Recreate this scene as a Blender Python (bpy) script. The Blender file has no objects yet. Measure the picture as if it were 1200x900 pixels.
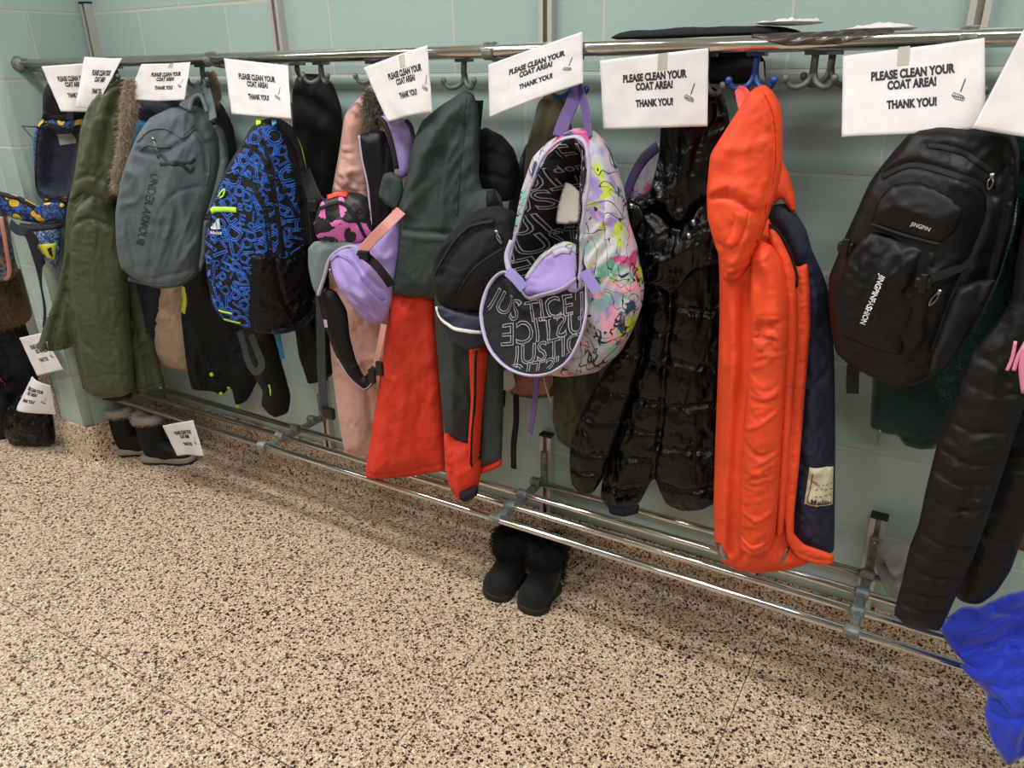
import bpy, bmesh, math, random
import numpy as np
from mathutils import Vector, Matrix
from mathutils.geometry import delaunay_2d_cdt
random.seed(4)
rng = np.random.default_rng(7)
scn = bpy.context.scene
COL = scn.collection
PI = math.pi
# ---------------------------------------------------------------- camera, light, exposure
D = 1.735                       # camera to tiled wall
H = 1.393                       # camera height
F = 895.46
R = np.array([[0.85974233, -0.18407849, 0.47640134],
              [0.51046535, 0.33962578, -0.789987],
              [-0.01637856, 0.92237164, 0.38595635]])
cd = bpy.data.cameras.new('camera'); cam = bpy.data.objects.new('camera', cd); COL.objects.link(cam)
cd.sensor_fit = 'HORIZONTAL'; cd.sensor_width = 36.0; cd.lens = F / 1200 * 36.0
cd.clip_start = 0.02
cam.matrix_world = Matrix([list(R[0]) + [0], list(R[1]) + [-D], list(R[2]) + [H], [0, 0, 0, 1]])
scn.camera = cam
w = bpy.data.worlds.new('world'); scn.world = w; w.use_nodes = True
w.node_tree.nodes['Background'].inputs[0].default_value = (0.9, 0.95, 1.0, 1)
w.node_tree.nodes['Background'].inputs[1].default_value = 0.12
scn.view_settings.view_transform = 'Standard'
scn.view_settings.look = 'None'
scn.view_settings.exposure = -0.32
scn.view_settings.gamma = 1.0
scn.view_settings.use_curve_mapping = False
def area(name, loc, size, sizey, energy, col=(1, 0.98, 0.965), rot=(0, 0, 0)):
    l = bpy.data.lights.new(name, 'AREA'); l.shape = 'RECTANGLE'; l.size = size; l.size_y = sizey
    l.energy = energy; l.color = col
    o = bpy.data.objects.new(name, l); COL.objects.link(o); o.location = loc; o.rotation_euler = rot
    return o
ROOM_H = 2.75
LAMPS = [(-7.6, -1.15), (-5.5, -1.15), (-3.4, -1.15), (-1.3, -1.15), (0.8, -1.15)]  # the two leftmost are added so the rails' left end reflects light
for lx, ly in LAMPS:
    area('ceiling_lamp_light', (lx, ly, ROOM_H - 0.075), 1.25, 0.32, 36)
for lx, ly in [(-2.2, -2.9), (0.6, -2.9)]:
    area('ceiling_lamp_light', (lx, ly, ROOM_H - 0.075), 1.25, 0.32, 33)

# ---------------------------------------------------------------- pixels to points
def ray(px, py): return R @ np.array([px - 600.0, -(py - 450.0), -F])
CAM = np.array([0, -D, H])
def G(px, py, Y):
    r = ray(px, py); return CAM + r * ((Y + D) / r[1])
def FL(px, py, z=0.0):
    r = ray(px, py); return CAM + r * ((z - H) / r[2])

# ---------------------------------------------------------------- colours, materials
def lin(h):
    if isinstance(h, str):
        h = h.lstrip('#'); c = [int(h[i:i + 2], 16) / 255 for i in (0, 2, 4)]
    else: c = h
    return tuple((x / 12.92 if x <= 0.04045 else ((x + 0.055) / 1.055) ** 2.4) for x in c) + (1,)
class NT:
    def __init__(s, name, rough=0.6, metal=0.0, color=None):
        s.m = bpy.data.materials.new(name); s.m.use_nodes = True; s.t = s.m.node_tree
        s.b = s.t.nodes['Principled BSDF']; s.b.inputs['Roughness'].default_value = rough
        s.b.inputs['Metallic'].default_value = metal
        if color is not None: s.b.inputs['Base Color'].default_value = lin(color)
    def n(s, typ, **kw):
        nd = s.t.nodes.new(typ)
        for k, v in kw.items():
            if k.startswith('i_'): nd.inputs[k[2:].replace('_', ' ')].default_value = v
            else: setattr(nd, k, v)
        return nd
    def l(s, a, b): s.t.links.new(a, b)
    def co(s, scale=(1, 1, 1), rot=(0, 0, 0), world=False):
        c = s.n('ShaderNodeNewGeometry').outputs['Position'] if world else s.n('ShaderNodeTexCoord').outputs['Object']
        mp = s.n('ShaderNodeMapping'); mp.inputs['Scale'].default_value = scale; mp.inputs['Rotation'].default_value = rot
        s.l(c, mp.inputs['Vector']); return mp.outputs[0]
    def ramp(s, src, stops, const=False):
        r = s.n('ShaderNodeValToRGB'); e = r.color_ramp
        if const: e.interpolation = 'CONSTANT'
        while len(e.elements) < len(stops): e.elements.new(0.5)
        for q, (p, c) in zip(e.elements, stops): q.position = p; q.color = c if not isinstance(c, str) else lin(c)
        s.l(src, r.inputs[0]); return r.outputs[0]
    def mix(s, fac, a, b):
        x = s.n('ShaderNodeMix', data_type='RGBA')
        if isinstance(fac, float): x.inputs[0].default_value = fac
        else: s.l(fac, x.inputs[0])
        for i, v in ((6, a), (7, b)):
            if isinstance(v, str): x.inputs[i].default_value = lin(v)
            else: s.l(v, x.inputs[i])
        return x.outputs[2]
    def math(s, op, a, b=None):
        x = s.n('ShaderNodeMath', operation=op)
        for i, v in ((0, a), (1, b)):
            if v is None: continue
            if isinstance(v, (int, float)): x.inputs[i].default_value = v
            else: s.l(v, x.inputs[i])
        return x.outputs[0]
    def col(s, src): s.l(src, s.b.inputs['Base Color'])
    def bump(s, src, strength=0.3, dist=0.002, prev=None):
        b = s.n('ShaderNodeBump'); b.inputs['Strength'].default_value = strength; b.inputs['Distance'].default_value = dist
        s.l(src, b.inputs['Height'])
        if prev is not None: s.l(prev, b.inputs['Normal'])
        s.l(b.outputs[0], s.b.inputs['Normal']); return b.outputs[0]
def noise(t, vec, scale, detail=3, rough=0.5, dist=0.0):
    n = t.n('ShaderNodeTexNoise'); n.inputs['Scale'].default_value = scale; n.inputs['Detail'].default_value = detail
    n.inputs['Roughness'].default_value = rough; n.inputs['Distortion'].default_value = dist
    t.l(vec, n.inputs['Vector']); return n.outputs[0]
def cloth(name, color, rough=0.75, sheen=0.0, crease=0.4, cscale=22, weave=0.25, stretch=(1, 1, 0.45), vary=0.12, spec=0.4, coat=0.0):
    t = NT(name, rough)
    v = t.co(); vs = t.co(scale=stretch)
    a = noise(t, vs, cscale, 4, 0.55, 0.8)
    base = lin(color)
    dk = tuple(c * (1 - vary) for c in base[:3]) + (1,); lt = tuple(min(1, c * (1 + vary)) for c in base[:3]) + (1,)
    t.col(t.ramp(noise(t, v, 9, 3), [(0.3, dk), (0.7, lt)]))
    t.b.inputs['Specular IOR Level'].default_value = spec
    t.b.inputs['Sheen Weight'].default_value = sheen
    t.b.inputs['Coat Weight'].default_value = coat
    p = t.bump(a, crease * .7, 0.005)
    rn = t.n('ShaderNodeTexNoise', noise_type='RIDGED_MULTIFRACTAL'); rn.inputs['Scale'].default_value = cscale * .55; rn.inputs['Detail'].default_value = 3
    rn.inputs['Roughness'].default_value = .45; rn.inputs['Lacunarity'].default_value = 2.1; rn.inputs['Distortion'].default_value = 1.0
    t.l(t.co(scale=(1.1, 1.1, .4), rot=(.15, .25, 0)), rn.inputs['Vector'])
    msk = t.ramp(noise(t, v, 7, 2), [(0.4, (0, 0, 0, 1)), (0.62, (1, 1, 1, 1))])
    p = t.bump(t.math('MULTIPLY', rn.outputs[0], msk), min(1, crease * 1.3), 0.006, p)
    t.bump(noise(t, v, 900, 2), weave, 0.0006, p)
    return t.m
M = {}
t = NT('chrome', 0.2, 0.95, '#c9c9c6')
v = t.co(scale=(1, 60, 60), world=True)
t.col(t.ramp(noise(t, t.co(scale=(3, 40, 40), world=True), 4, 4), [(0.3, '#c2bfb8'), (0.7, '#e6e5e0')]))
t.l(t.ramp(noise(t, v, 3, 3), [(0.3, (0.08, 0.08, 0.08, 1)), (0.7, (0.16, 0.16, 0.16, 1))]), t.b.inputs['Roughness'])
M['chrome'] = t.m
t = NT('brushed_aluminium', 0.38, 0.45, '#c4c0b8')
t.bump(noise(t, t.co(scale=(300, 300, 4), world=True), 2, 3), 0.15, 0.001); M['alu'] = t.m
t = NT('cast_metal', 0.5, 0.35, '#6f7673'); t.col(t.ramp(noise(t, t.co(world=True), 60, 4), [(0.3, '#5e6664'), (0.7, '#929a98')]))
t.bump(noise(t, t.co(world=True), 200, 3), 0.4, 0.001); M['cast'] = t.m
t = NT('grey_hook', 0.45, 0.2, '#5c6062'); t.bump(noise(t, t.co(world=True), 90, 3), 0.2, 0.001); M['hook'] = t.m
t = NT('dark_plastic', 0.35, 0.0, '#0c0c0d'); t.bump(noise(t, t.co(), 150, 2), 0.1, 0.0005); M['plastic'] = t.m
def plain(name, c, rough=0.5, metal=0.0):
    t = NT(name, rough, metal, c); t.bump(noise(t, t.co(), 120, 3), 0.15, 0.0006); return t.m
M['blue_hook'] = plain('blue_hook', '#1b3f86', 0.35)
M['capblack'] = plain('cap_black', '#141312', 0.5)
M['metalpull'] = plain('zip_metal', '#9b9c9c', 0.3, 1.0)
M['ink'] = plain('ink', '#26262c', 0.7)
M['white'] = plain('white_print', '#e8e8e4', 0.6)
M['whiteline'] = plain('white_line', '#96949a', 0.6)
M['darkprint'] = plain('dark_print', '#23292c', 0.5)
M['blueline'] = plain('blue_line', '#2f68c8', 0.6)
M['neon'] = plain('neon_trim', '#b8e83a', 0.5)
M['lav'] = plain('lavender_trim', '#8f84c4', 0.6)
M['lavgrey'] = plain('lavender_grey_trim', '#b3abc6', 0.6)
M['rose'] = plain('rose_web', '#c98a80', 0.5)
M['redorange'] = plain('orange_trim', '#d8351c', 0.5)
M['tag'] = plain('cloth_tag', '#d8d6cf', 0.7)
M['yellow'] = plain('yellow_patch', '#c8c832', 0.6)
M['strapblk'] = cloth('black_webbing', '#0d0e10', 0.7, weave=0.6)
M['strapgry'] = cloth('grey_webbing', '#34383b', 0.7, weave=0.6)
M['strappur'] = cloth('purple_webbing', '#5c4a7c', 0.65, weave=0.6)
t = NT('paper', 0.75)
t.col(t.ramp(noise(t, t.co(), 14, 4, 0.6), [(0.3, '#cfcbca'), (0.7, '#dcd9d9')]))
t.bump(noise(t, t.co(), 12, 3, 0.5, 0.6), 0.35, 0.006); t.b.inputs['Subsurface Weight'].default_value = 0.0
M['paper'] = t.m
t = NT('tape', 0.25, 0.0, '#c9c4b8'); t.b.inputs['Alpha'].default_value = 0.55; M['tape'] = t.m
# ---------------------------------------------------------------- object helpers
def tag(o, label=None, cat=None, group=None, kind=None):
    if label: o['label'] = label
    if cat: o['category'] = cat
    if group: o['group'] = group
    if kind: o['kind'] = kind
    return o
def thing(name, label, cat, loc, group=None):
    o = bpy.data.objects.new(name, None); COL.objects.link(o); o.location = [float(x) for x in loc]
    o.empty_display_size = 0.03
    return tag(o, label, cat, group)
WL = {}
def link(name, verts, faces, mat, parent=None, smooth=True, label=None):
    verts = np.asarray(verts, float)
    c = (verts.min(0) + verts.max(0)) / 2
    me = bpy.data.meshes.new(name)
    me.from_pydata([tuple(p) for p in (verts - c)], [], [tuple(int(i) for i in f) for f in faces])
    me.materials.append(M[mat] if isinstance(mat, str) else mat)
    if smooth: me.polygons.foreach_set('use_smooth', [True] * len(me.polygons))
    bm = bmesh.new(); bm.from_mesh(me)
    bmesh.ops.recalc_face_normals(bm, faces=bm.faces); bm.to_mesh(me); bm.free()
    me.update()
    o = bpy.data.objects.new(name, me); COL.objects.link(o)
    WL[o] = c
    if parent is not None:
        o.parent = parent
        base = WL.get(parent); base = np.array(parent.location) if base is None else base
        o.location = c - base
    else: o.location = c
    if label: o['label'] = label
    return o
def box_vf(lo, hi, V=None, Fc=None):
    V = [] if V is None else V; Fc = [] if Fc is None else Fc; b = len(V)
    for z in (lo[2], hi[2]):
        for x, y in ((lo[0], lo[1]), (hi[0], lo[1]), (hi[0], hi[1]), (lo[0], hi[1])): V.append((x, y, z))
    for f in ((0, 3, 2, 1), (4, 5, 6, 7), (0, 1, 5, 4), (1, 2, 6, 5), (2, 3, 7, 6), (3, 0, 4, 7)): Fc.append([b + i for i in f])
    return V, Fc
def bevel_obj(o, w=0.002, seg=2):
    m = o.modifiers.new('bevel', 'BEVEL'); m.width = w; m.segments = seg; m.limit_method = 'ANGLE'; m.angle_limit = 0.6
def cat(pts, n=6, closed=False):
    P = [np.array(p, float) for p in pts]; out = []; N = len(P)
    rngi = range(N if closed else N - 1)
    for i in rngi:
        if closed: a, b, c, d = P[(i - 1) % N], P[i], P[(i + 1) % N], P[(i + 2) % N]
        else: a, b, c, d = P[max(i - 1, 0)], P[i], P[i + 1], P[min(i + 2, N - 1)]
        for k in range(n):
            s = k / n
            out.append(0.5 * ((2 * b) + (c - a) * s + (2 * a - 5 * b + 4 * c - d) * s * s + (3 * b - a - 3 * c + d) * s ** 3))
    if not closed: out.append(P[-1])
    return out
def sweep_vf(pts, sec, up=(0, 0, 1), V=None, Fc=None, scales=None, closed=False):
    """sec: list of 2D (a along side vector, b along normal)"""
    V = [] if V is None else V; Fc = [] if Fc is None else Fc; b0 = len(V)
    P = [np.array(p, float) for p in pts]; n = len(P); k = len(sec); prev = None
    for i, p in enumerate(P):
        if closed: d = P[(i + 1) % n] - P[i - 1]
        else: d = P[min(i + 1, n - 1)] - P[max(i - 1, 0)]
        d = d / (np.linalg.norm(d) + 1e-12)
        upv = np.array(up, float) if prev is None else prev
        nn = upv - d * (upv @ d); nn /= (np.linalg.norm(nn) + 1e-12); prev = nn
        s = np.cross(d, nn); sc = 1 if scales is None else scales[i]
        for a, b in sec: V.append(p + s * a * sc + nn * b * sc)
    for i in range(n if closed else n - 1):
        j = (i + 1) % n
        for q in range(k):
            r = (q + 1) % k
            Fc.append((b0 + i * k + q, b0 + i * k + r, b0 + j * k + r, b0 + j * k + q))
    if not closed:
        Fc.append([b0 + q for q in range(k)][::-1]); Fc.append([b0 + (n - 1) * k + q for q in range(k)])
    return V, Fc
def circ(r, n=14, r2=None): r2 = r2 or r; return [(r * math.cos(2 * PI * i / n), r2 * math.sin(2 * PI * i / n)) for i in range(n)]
def tube(name, pts, r, mat, parent=None, smooth_n=0, n=12, up=(0, 0, 1), label=None, closed=False, scales=None):
    if smooth_n: pts = cat(pts, smooth_n, closed)
    V, Fc = sweep_vf(pts, circ(r, n), up, closed=closed, scales=scales)
    return link(name, V, Fc, mat, parent, label=label)
def strap(name, pts, wd, th, mat, parent=None, normal=(0, -1, 0), sn=6, label=None):
    """flat webbing; pts = 3D points; width lies across, normal faces viewer"""
    if sn: pts = cat(pts, sn)
    a, b = wd / 2, th / 2
    sec = [(-a, -b * .3), (-a * .9, -b), (a * .9, -b), (a, -b * .3), (a, b * .3), (a * .9, b), (-a * .9, b), (-a, b * .3)]
    V, Fc = sweep_vf(pts, sec, normal)
    return link(name, V, Fc, mat, parent, smooth=False, label=label)

# ---------------------------------------------------------------- numpy noise
_perm = rng.integers(0, 2 ** 31, 4096)
def _hash(ix, iy, seed): return (_perm[(ix * 73 + iy * 1571 + seed * 613 + (ix * iy) * 7) & 4095] / 2 ** 31) * 2 * PI
def gnoise(x, y, seed=0):
    ix = np.floor(x).astype(int); iy = np.floor(y).astype(int); fx = x - ix; fy = y - iy
    def g(a, b):
        h = _hash(ix + a, iy + b, seed); return np.cos(h) * (fx - a) + np.sin(h) * (fy - b)
    u = fx * fx * fx * (fx * (fx * 6 - 15) + 10); v = fy * fy * fy * (fy * (fy * 6 - 15) + 10)
    return ((g(0, 0) * (1 - u) + g(1, 0) * u) * (1 - v) + (g(0, 1) * (1 - u) + g(1, 1) * u) * v) * 1.5
def wrinkles(u, v, scale, ang, stretch, seed):
    """crease-like noise; long axis along direction ang (deg from u axis)"""
    a = math.radians(ang); p = u * math.cos(a) + v * math.sin(a); q = -u * math.sin(a) + v * math.cos(a)
    p = p / (scale * stretch); q = q / scale
    wx = gnoise(p * 0.9 + 7, q * 0.6, seed + 5) * 0.7
    n1 = gnoise(p + wx, q + wx * 1.2, seed); n2 = gnoise(p * 2.1 + 3, q * 2.1 + wx, seed + 1)
    r1 = np.clip(1 - np.abs(n1) * 2.6, 0, 1); r2 = np.clip(1 - np.abs(n2) * 2.6, 0, 1)
    mk = np.clip(0.55 + 1.3 * gnoise(u / (scale * 3.3) + 5, v / (scale * 3.3), seed + 9), 0.12, 1.2)
    return (0.9 * r1 ** 1.5 + 0.45 * r2 ** 1.6 - 0.45) * mk + 0.35 * gnoise(p * .6, q * .6, seed + 3)
def seg_dist(P, A, B):
    """min distance of points P (n,2) to segments A-B (m,2)"""
    out = np.full(len(P), 1e9)
    d = B - A; L = (d ** 2).sum(1) + 1e-15
    for i in range(0, len(P), 4000):
        p = P[i:i + 4000, None, :]
        s = np.clip(((p - A) * d).sum(2) / L, 0, 1)
        q = A + s[..., None] * d - p
        out[i:i + 4000] = np.sqrt((q ** 2).sum(2).min(1))
    return out
def inside(P, poly):
    x, y = P[:, 0], P[:, 1]; r = np.zeros(len(P), bool); n = len(poly)
    for i in range(n):
        x1, y1 = poly[i]; x2, y2 = poly[i - 1]
        if y1 == y2: continue
        c = ((y1 > y) != (y2 > y)) & (x < (x2 - x1) * (y - y1) / (y2 - y1) + x1)
        r ^= c
    return r
def resample(P, res, closed=True):
    P = np.asarray(P); Q = np.vstack([P, P[:1]]) if closed else P
    L = np.sqrt((np.diff(Q, axis=0) ** 2).sum(1)); s = np.concatenate([[0], np.cumsum(L)])
    n = max(4, int(round(s[-1] / res))); tt = np.linspace(0, s[-1], n + 1)
    if closed: tt = tt[:-1]
    return np.stack([np.interp(tt, s, Q[:, k]) for k in range(Q.shape[1])], 1)
def smooth(x): x = np.clip(x, 0, 1); return x * x * (3 - 2 * x)

class Sheet:
    """a padded piece of cloth: an outline in a hanging plane, given real thickness, folds and quilting"""
    def __init__(s, px, Y, yaw=0, pitch=0, T=0.03, Tb=None, Rr=0.04, folds=(), wr=None, quilt=(), qa=0.006, qw=0.012,
                 dents=(), res=0.007, ref=None, sm=2, seed=0, bulge=0.0, extra=None, power=1.0, ew=0.014, atten=True, rnd=.45):
        s.rnd = rnd
        s.px = px; yw, pt = math.radians(yaw), math.radians(pitch)
        s.n = np.array([math.sin(yw) * math.cos(pt), -math.cos(yw) * math.cos(pt), math.sin(pt)])
        s.u = np.array([math.cos(yw), math.sin(yw), 0]); s.v = np.cross(s.n, s.u)
        if ref is None: ref = (sum(p[0] for p in px) / len(px), sum(p[1] for p in px) / len(px))
        s.O = G(ref[0], ref[1], Y)
        s.T = T; s.Tb = T if Tb is None else Tb; s.R = Rr; s.wr = wr; s.qa = qa; s.qw = qw; s.res = res; s.seed = seed
        s.bulge = bulge; s.extra = extra; s.power = power; s.ew = ew; s.atten = atten
        P = s.uvs(px)
        for _ in range(sm):
            kc = .10 if _ == 0 else .25
            A = P; B = np.roll(P, -1, axis=0); P = np.empty((len(A) * 2, 2)); P[0::2] = A * (1 - kc) + B * kc; P[1::2] = A * kc + B * (1 - kc)
        s.poly = resample(P, res)
        s.folds = [(s.uvs(cat(f[0], 5)), f[1], f[2]) for f in folds]
        s.quilt = [s.uvs(cat(q, 4)) for q in quilt]
        s.dents = [(resample(s.uvs(cat(d[0], 4, True)), .01), d[1], d[2]) for d in dents]
        s.c = s.poly.mean(0)
        s.rad = max(np.abs(s.poly - s.c).max(0))
    def uv(s, px, py):
        r = ray(px, py); k = ((s.O - CAM) @ s.n) / (r @ s.n); q = CAM + r * k - s.O
        return np.array([q @ s.u, q @ s.v])
    def uvs(s, L): return np.array([s.uv(*p) for p in L])
    def edge(s, P): return seg_dist(P, s.poly, np.roll(s.poly, -1, axis=0))
    def height(s, P, d=None):
        P = np.asarray(P, float)
        if d is None: d = s.edge(P) * np.where(inside(P, s.poly), 1, 0)
        q = np.clip(d / min(s.R, .018 + .15 * s.R), 0, 1); prof = s.rnd * np.sqrt(np.clip(1 - (1 - q) ** 2, 0, 1)) + (1 - s.rnd) * smooth(d / (s.R * 1.4))
        h = s.T * prof
        att = smooth(d / s.ew) if s.atten else np.ones(len(P))
        if s.bulge: h = h + s.bulge * smooth(d / (s.R * 3.0))
        x = np.zeros(len(P))
        for ln, wd, am in s.folds:
            dd = seg_dist(P, ln[:-1], ln[1:]); x += am * np.exp(-(dd / wd) ** 2)
        if s.wr is not None:
            ws = s.wr if isinstance(s.wr, list) else [s.wr]
            for i, (am, sc, an, st) in enumerate(ws): x += 1.35 * am * wrinkles(P[:, 0], P[:, 1], sc, an, st, s.seed + 11 * i)
        if len(s.quilt):
            m = np.full(len(P), 1e9)
            for ln in s.quilt: m = np.minimum(m, seg_dist(P, ln[:-1], ln[1:]))
            x += s.qa * (np.sqrt(1 - (1 - np.clip(m / s.qw, 0, 1)) ** 2) - 1)
        if s.extra is not None: x += s.extra(s, P)
        h = h + x * att
        for poly, dep, rr in s.dents:
            ins = inside(P, poly)
            if ins.any():
                dd = np.zeros(len(P)); dd[ins] = seg_dist(P[ins], poly, np.roll(poly, -1, axis=0))
                h = h - dep * smooth(dd / rr)
        return h
    def to3(s, P, h): return s.O + np.outer(P[:, 0], s.u) + np.outer(P[:, 1], s.v) + np.outer(h, s.n)
    def at(s, px, py, lift=0.0):
        P = s.uv(px, py)[None]; return s.to3(P, s.height(P) + lift)[0]
    def build(s, name, mat, parent=None, depth=0.0, label=None, back=None, shrink=0.06):
        poly = s.poly; res = s.res
        lo = poly.min(0); hi = poly.max(0)
        xs = np.arange(lo[0], hi[0], res); ys = np.arange(lo[1], hi[1], res * .866)
        gx, gy = np.meshgrid(xs, ys); gx = gx + (np.arange(len(ys)) % 2)[:, None] * res / 2
        Pn = np.stack([gx.ravel(), gy.ravel()], 1); Pn = Pn[inside(Pn, poly)]
        dd = s.edge(Pn); Pn = Pn[dd > res * .55]
        nb = len(poly)
        vs = [Vector(p) for p in np.vstack([poly, Pn])]
        ed = [(i, (i + 1) % nb) for i in range(nb)]
        ov, oe, of, a, b, c = delaunay_2d_cdt(vs, ed, [], 1, 1e-5)
        P = np.array([tuple(p) for p in ov]); n = len(P)
        cnt = {}
        for f in of:
            for i in range(3):
                e = (f[i], f[(i + 1) % 3]); k = (min(e), max(e)); cnt.setdefault(k, []).append(e)
        bedges = [v[0] for v in cnt.values() if len(v) == 1]
        bset = sorted({i for e in bedges for i in e})
        d = s.edge(P); d[bset] = 0
        hf = s.height(P, d); hf[bset] = 0 if not len(s.dents) else np.minimum(hf[bset], 0)
        Vf = s.to3(P, hf)
        q = np.clip(d / s.R, 0, 1); prof = np.sqrt(np.clip(1 - (1 - q) ** 2, 0, 1))
        if depth == 0.0:
            hb = -s.Tb * prof
            if s.Tb > 0: hb = np.minimum(hb, hf - 0.0015)
            idx = {}; V = list(Vf); 
            for i in range(n):
                if i in set(): pass
            bs = set(bset); mp = np.zeros(n, int)
            Vb = s.to3(P, hb)
            for i in range(n):
                if i in bs: mp[i] = i
                else: mp[i] = len(V); V.append(Vb[i])
            Fc = [tuple(f) for f in of] + [(mp[f[0]], mp[f[2]], mp[f[1]]) for f in of]
            return link(name, V, Fc, mat, parent, label=label)
        # boxy: side wall made of rings going back
        V = list(Vf); Fc = [tuple(f) for f in of]
        bk = -s.n if back is None else np.array(back, float)
        bk = bk / np.linalg.norm(bk)
        c = P[bset].mean(0)
        prev = {i: i for i in bset}; ks = [0.15, 0.4, 0.7, 0.92, 1.0]
        for k in ks:
            sc = 1 + 0.025 * math.sin(PI * min(k, .9)) - (shrink * max(0, (k - .6) / .4) ** 1.5)
            cur = {}
            Pr = c + (P[bset] - c) * sc
            V3 = s.to3(Pr, np.zeros(len(bset))) + bk * depth * k
            for j, i in enumerate(bset): cur[i] = len(V); V.append(V3[j])
            for a_, b_ in bedges: Fc.append((prev[b_], prev[a_], cur[a_], cur[b_]))
            prev = cur
        Pb = c + (P - c) * (1 - shrink)
        Vb = s.to3(Pb, -s.Tb * 0.5 * prof) + bk * depth
        mp = np.zeros(n, int); bs = set(bset)
        for i in range(n):
            if i in bs: mp[i] = prev[i]
            else: mp[i] = len(V); V.append(Vb[i])
        Fc += [(mp[f[0]], mp[f[2]], mp[f[1]]) for f in of]
        return link(name, V, Fc, mat, parent, label=label)
    # --- things that lie on the sheet
    def ribbon(s, name, px, wd, mat, parent, lift=0.0015, th=0.0015, smn=6, label=None, closed=False, round_=False):
        L = s.uvs(cat(px, smn, closed)); L = resample(L, .006, closed)
        n = len(L)
        if closed: dr = np.roll(L, -1, axis=0) - np.roll(L, 1, axis=0)
        else: dr = np.gradient(L, axis=0)
        dr /= np.linalg.norm(dr, axis=1)[:, None] + 1e-12; nr = np.stack([-dr[:, 1], dr[:, 0]], 1)
        prof = [(-.5, -.002), (-.5, lift * .6), (-.4, lift + th), (0, lift + th + (wd * .35 if round_ else 0)), (.4, lift + th), (.5, lift * .6), (.5, -.002)]
        V = []; m = len(prof)
        cols = []
        for a, h in prof:
            Q = L + nr * a * wd; cols.append(s.to3(Q, s.height(Q) + h))
        for i in range(n):
            for k in range(m): V.append(cols[k][i])
        Fc = []
        for i in range(n if closed else n - 1):
            j = (i + 1) % n
            for k in range(m - 1): Fc.append((i * m + k, i * m + k + 1, j * m + k + 1, j * m + k))
            Fc.append((i * m + m - 1, i * m, j * m, j * m + m - 1))
        if not closed: Fc.append(tuple(range(m))[::-1]); Fc.append(tuple((n - 1) * m + k for k in range(m)))
        return link(name, V, Fc, mat, parent, label=label)
    def patch(s, name, px, mat, parent, lift=0.002, T=0.0, label=None, sm=0, res=None):
        """a flat piece that follows the surface"""
        q = Sheet(px, 0, T=T, Rr=.01, sm=0)
        P = s.uvs(px)
        for _ in range(sm):
            A = P; B = np.roll(P, -1, axis=0); P = np.empty((len(A) * 2, 2)); P[0::2] = A * .75 + B * .25; P[1::2] = A * .25 + B * .75
        res = res or s.res
        poly = resample(P, res)
        if sm == 0: poly = np.vstack([resample(np.stack([P[i], P[(i + 1) % len(P)]]), res, False)[:-1] for i in range(len(P))])
        lo = poly.min(0); hi = poly.max(0)
        gx, gy = np.meshgrid(np.arange(lo[0], hi[0], res), np.arange(lo[1], hi[1], res)); Pn = np.stack([gx.ravel(), gy.ravel()], 1)
        Pn = Pn[inside(Pn, poly)] if len(Pn) else Pn
        if len(Pn): Pn = Pn[seg_dist(Pn, poly, np.roll(poly, -1, axis=0)) > res * .5]
        nb = len(poly)
        ov, oe, of, a, b, c = delaunay_2d_cdt([Vector(p) for p in np.vstack([poly, Pn])], [(i, (i + 1) % nb) for i in range(nb)], [], 1, 1e-5)
        P = np.array([tuple(p) for p in ov]); n = len(P); h = s.height(P)
        if T:
            d = seg_dist(P, poly, np.roll(poly, -1, axis=0)); e = T * np.sqrt(np.clip(1 - (1 - np.clip(d / .02, 0, 1)) ** 2, 0, 1))
        else: e = 0
        V = np.vstack([s.to3(P, h + lift + e), s.to3(P, h - 0.002)])
        cnt = {}
        for f in of:
            for i in range(3):
                ee = (f[i], f[(i + 1) % 3]); k = (min(ee), max(ee)); cnt.setdefault(k, []).append(ee)
        Fc = [tuple(f) for f in of] + [(f[0] + n, f[2] + n, f[1] + n) for f in of]
        for v_ in cnt.values():
            if len(v_) == 1: a_, b_ = v_[0]; Fc.append((b_, a_, a_ + n, b_ + n))
        return link(name, V, Fc, mat, parent, label=label, smooth=bool(T))
    def text(s, name, txt, px, py, size, mat, parent, angle=0, lift=0.0025, bold=0.0, outline=0.0, sx=1.0, spacing=1.0, label=None, mirror=False):
        V, Fc = text_vf(txt, bold, outline, spacing)
        V = V.copy(); V[:, 0] *= sx * (-1 if mirror else 1)
        c = s.uv(px, py); a = math.radians(angle); ca, sa = math.cos(a), math.sin(a)
        P = V[:, :2] * size; P = np.stack([P[:, 0] * ca - P[:, 1] * sa, P[:, 0] * sa + P[:, 1] * ca], 1) + c
        return P, V[:, 2] * size, Fc, name, mat, parent, lift, label
    def letters(s, items, name, mat, parent, lift=0.002, label=None, clip=None):
        """items: outputs of text(); merged into one mesh"""
        Vs = []; Fs = []; b = 0
        for P, z, Fc, *_ in items:
            if clip is not None:
                ok = inside(P, clip)
                Fc = [f for f in Fc if all(ok[i] for i in f)]
                if not Fc: continue
            V = s.to3(P, s.height(P) + lift + z); Vs.append(V); Fs += [tuple(i + b for i in f) for f in Fc]; b += len(V)
        return link(name, np.vstack(Vs), Fs, mat, parent, smooth=False, label=label) if Vs else None
    def fur(s, name, px, mat, parent, n=6000, length=0.012, width=0.0012, lift=0, droop=(0, 0, -.5), spread=.6, label=None, back=False):
        poly = resample(s.uvs(cat(px, 4, True)), .01) if px is not None else s.poly
        lo, hi = poly.min(0), poly.max(0); P = rng.uniform(lo, hi, (n * 3, 2)); P = P[inside(P, poly)][:n]
        base = s.to3(P, s.height(P) + lift)
        return fur_obj(name, base, np.tile(s.n, (len(P), 1)), mat, parent, length, width, droop, spread, label)
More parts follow.
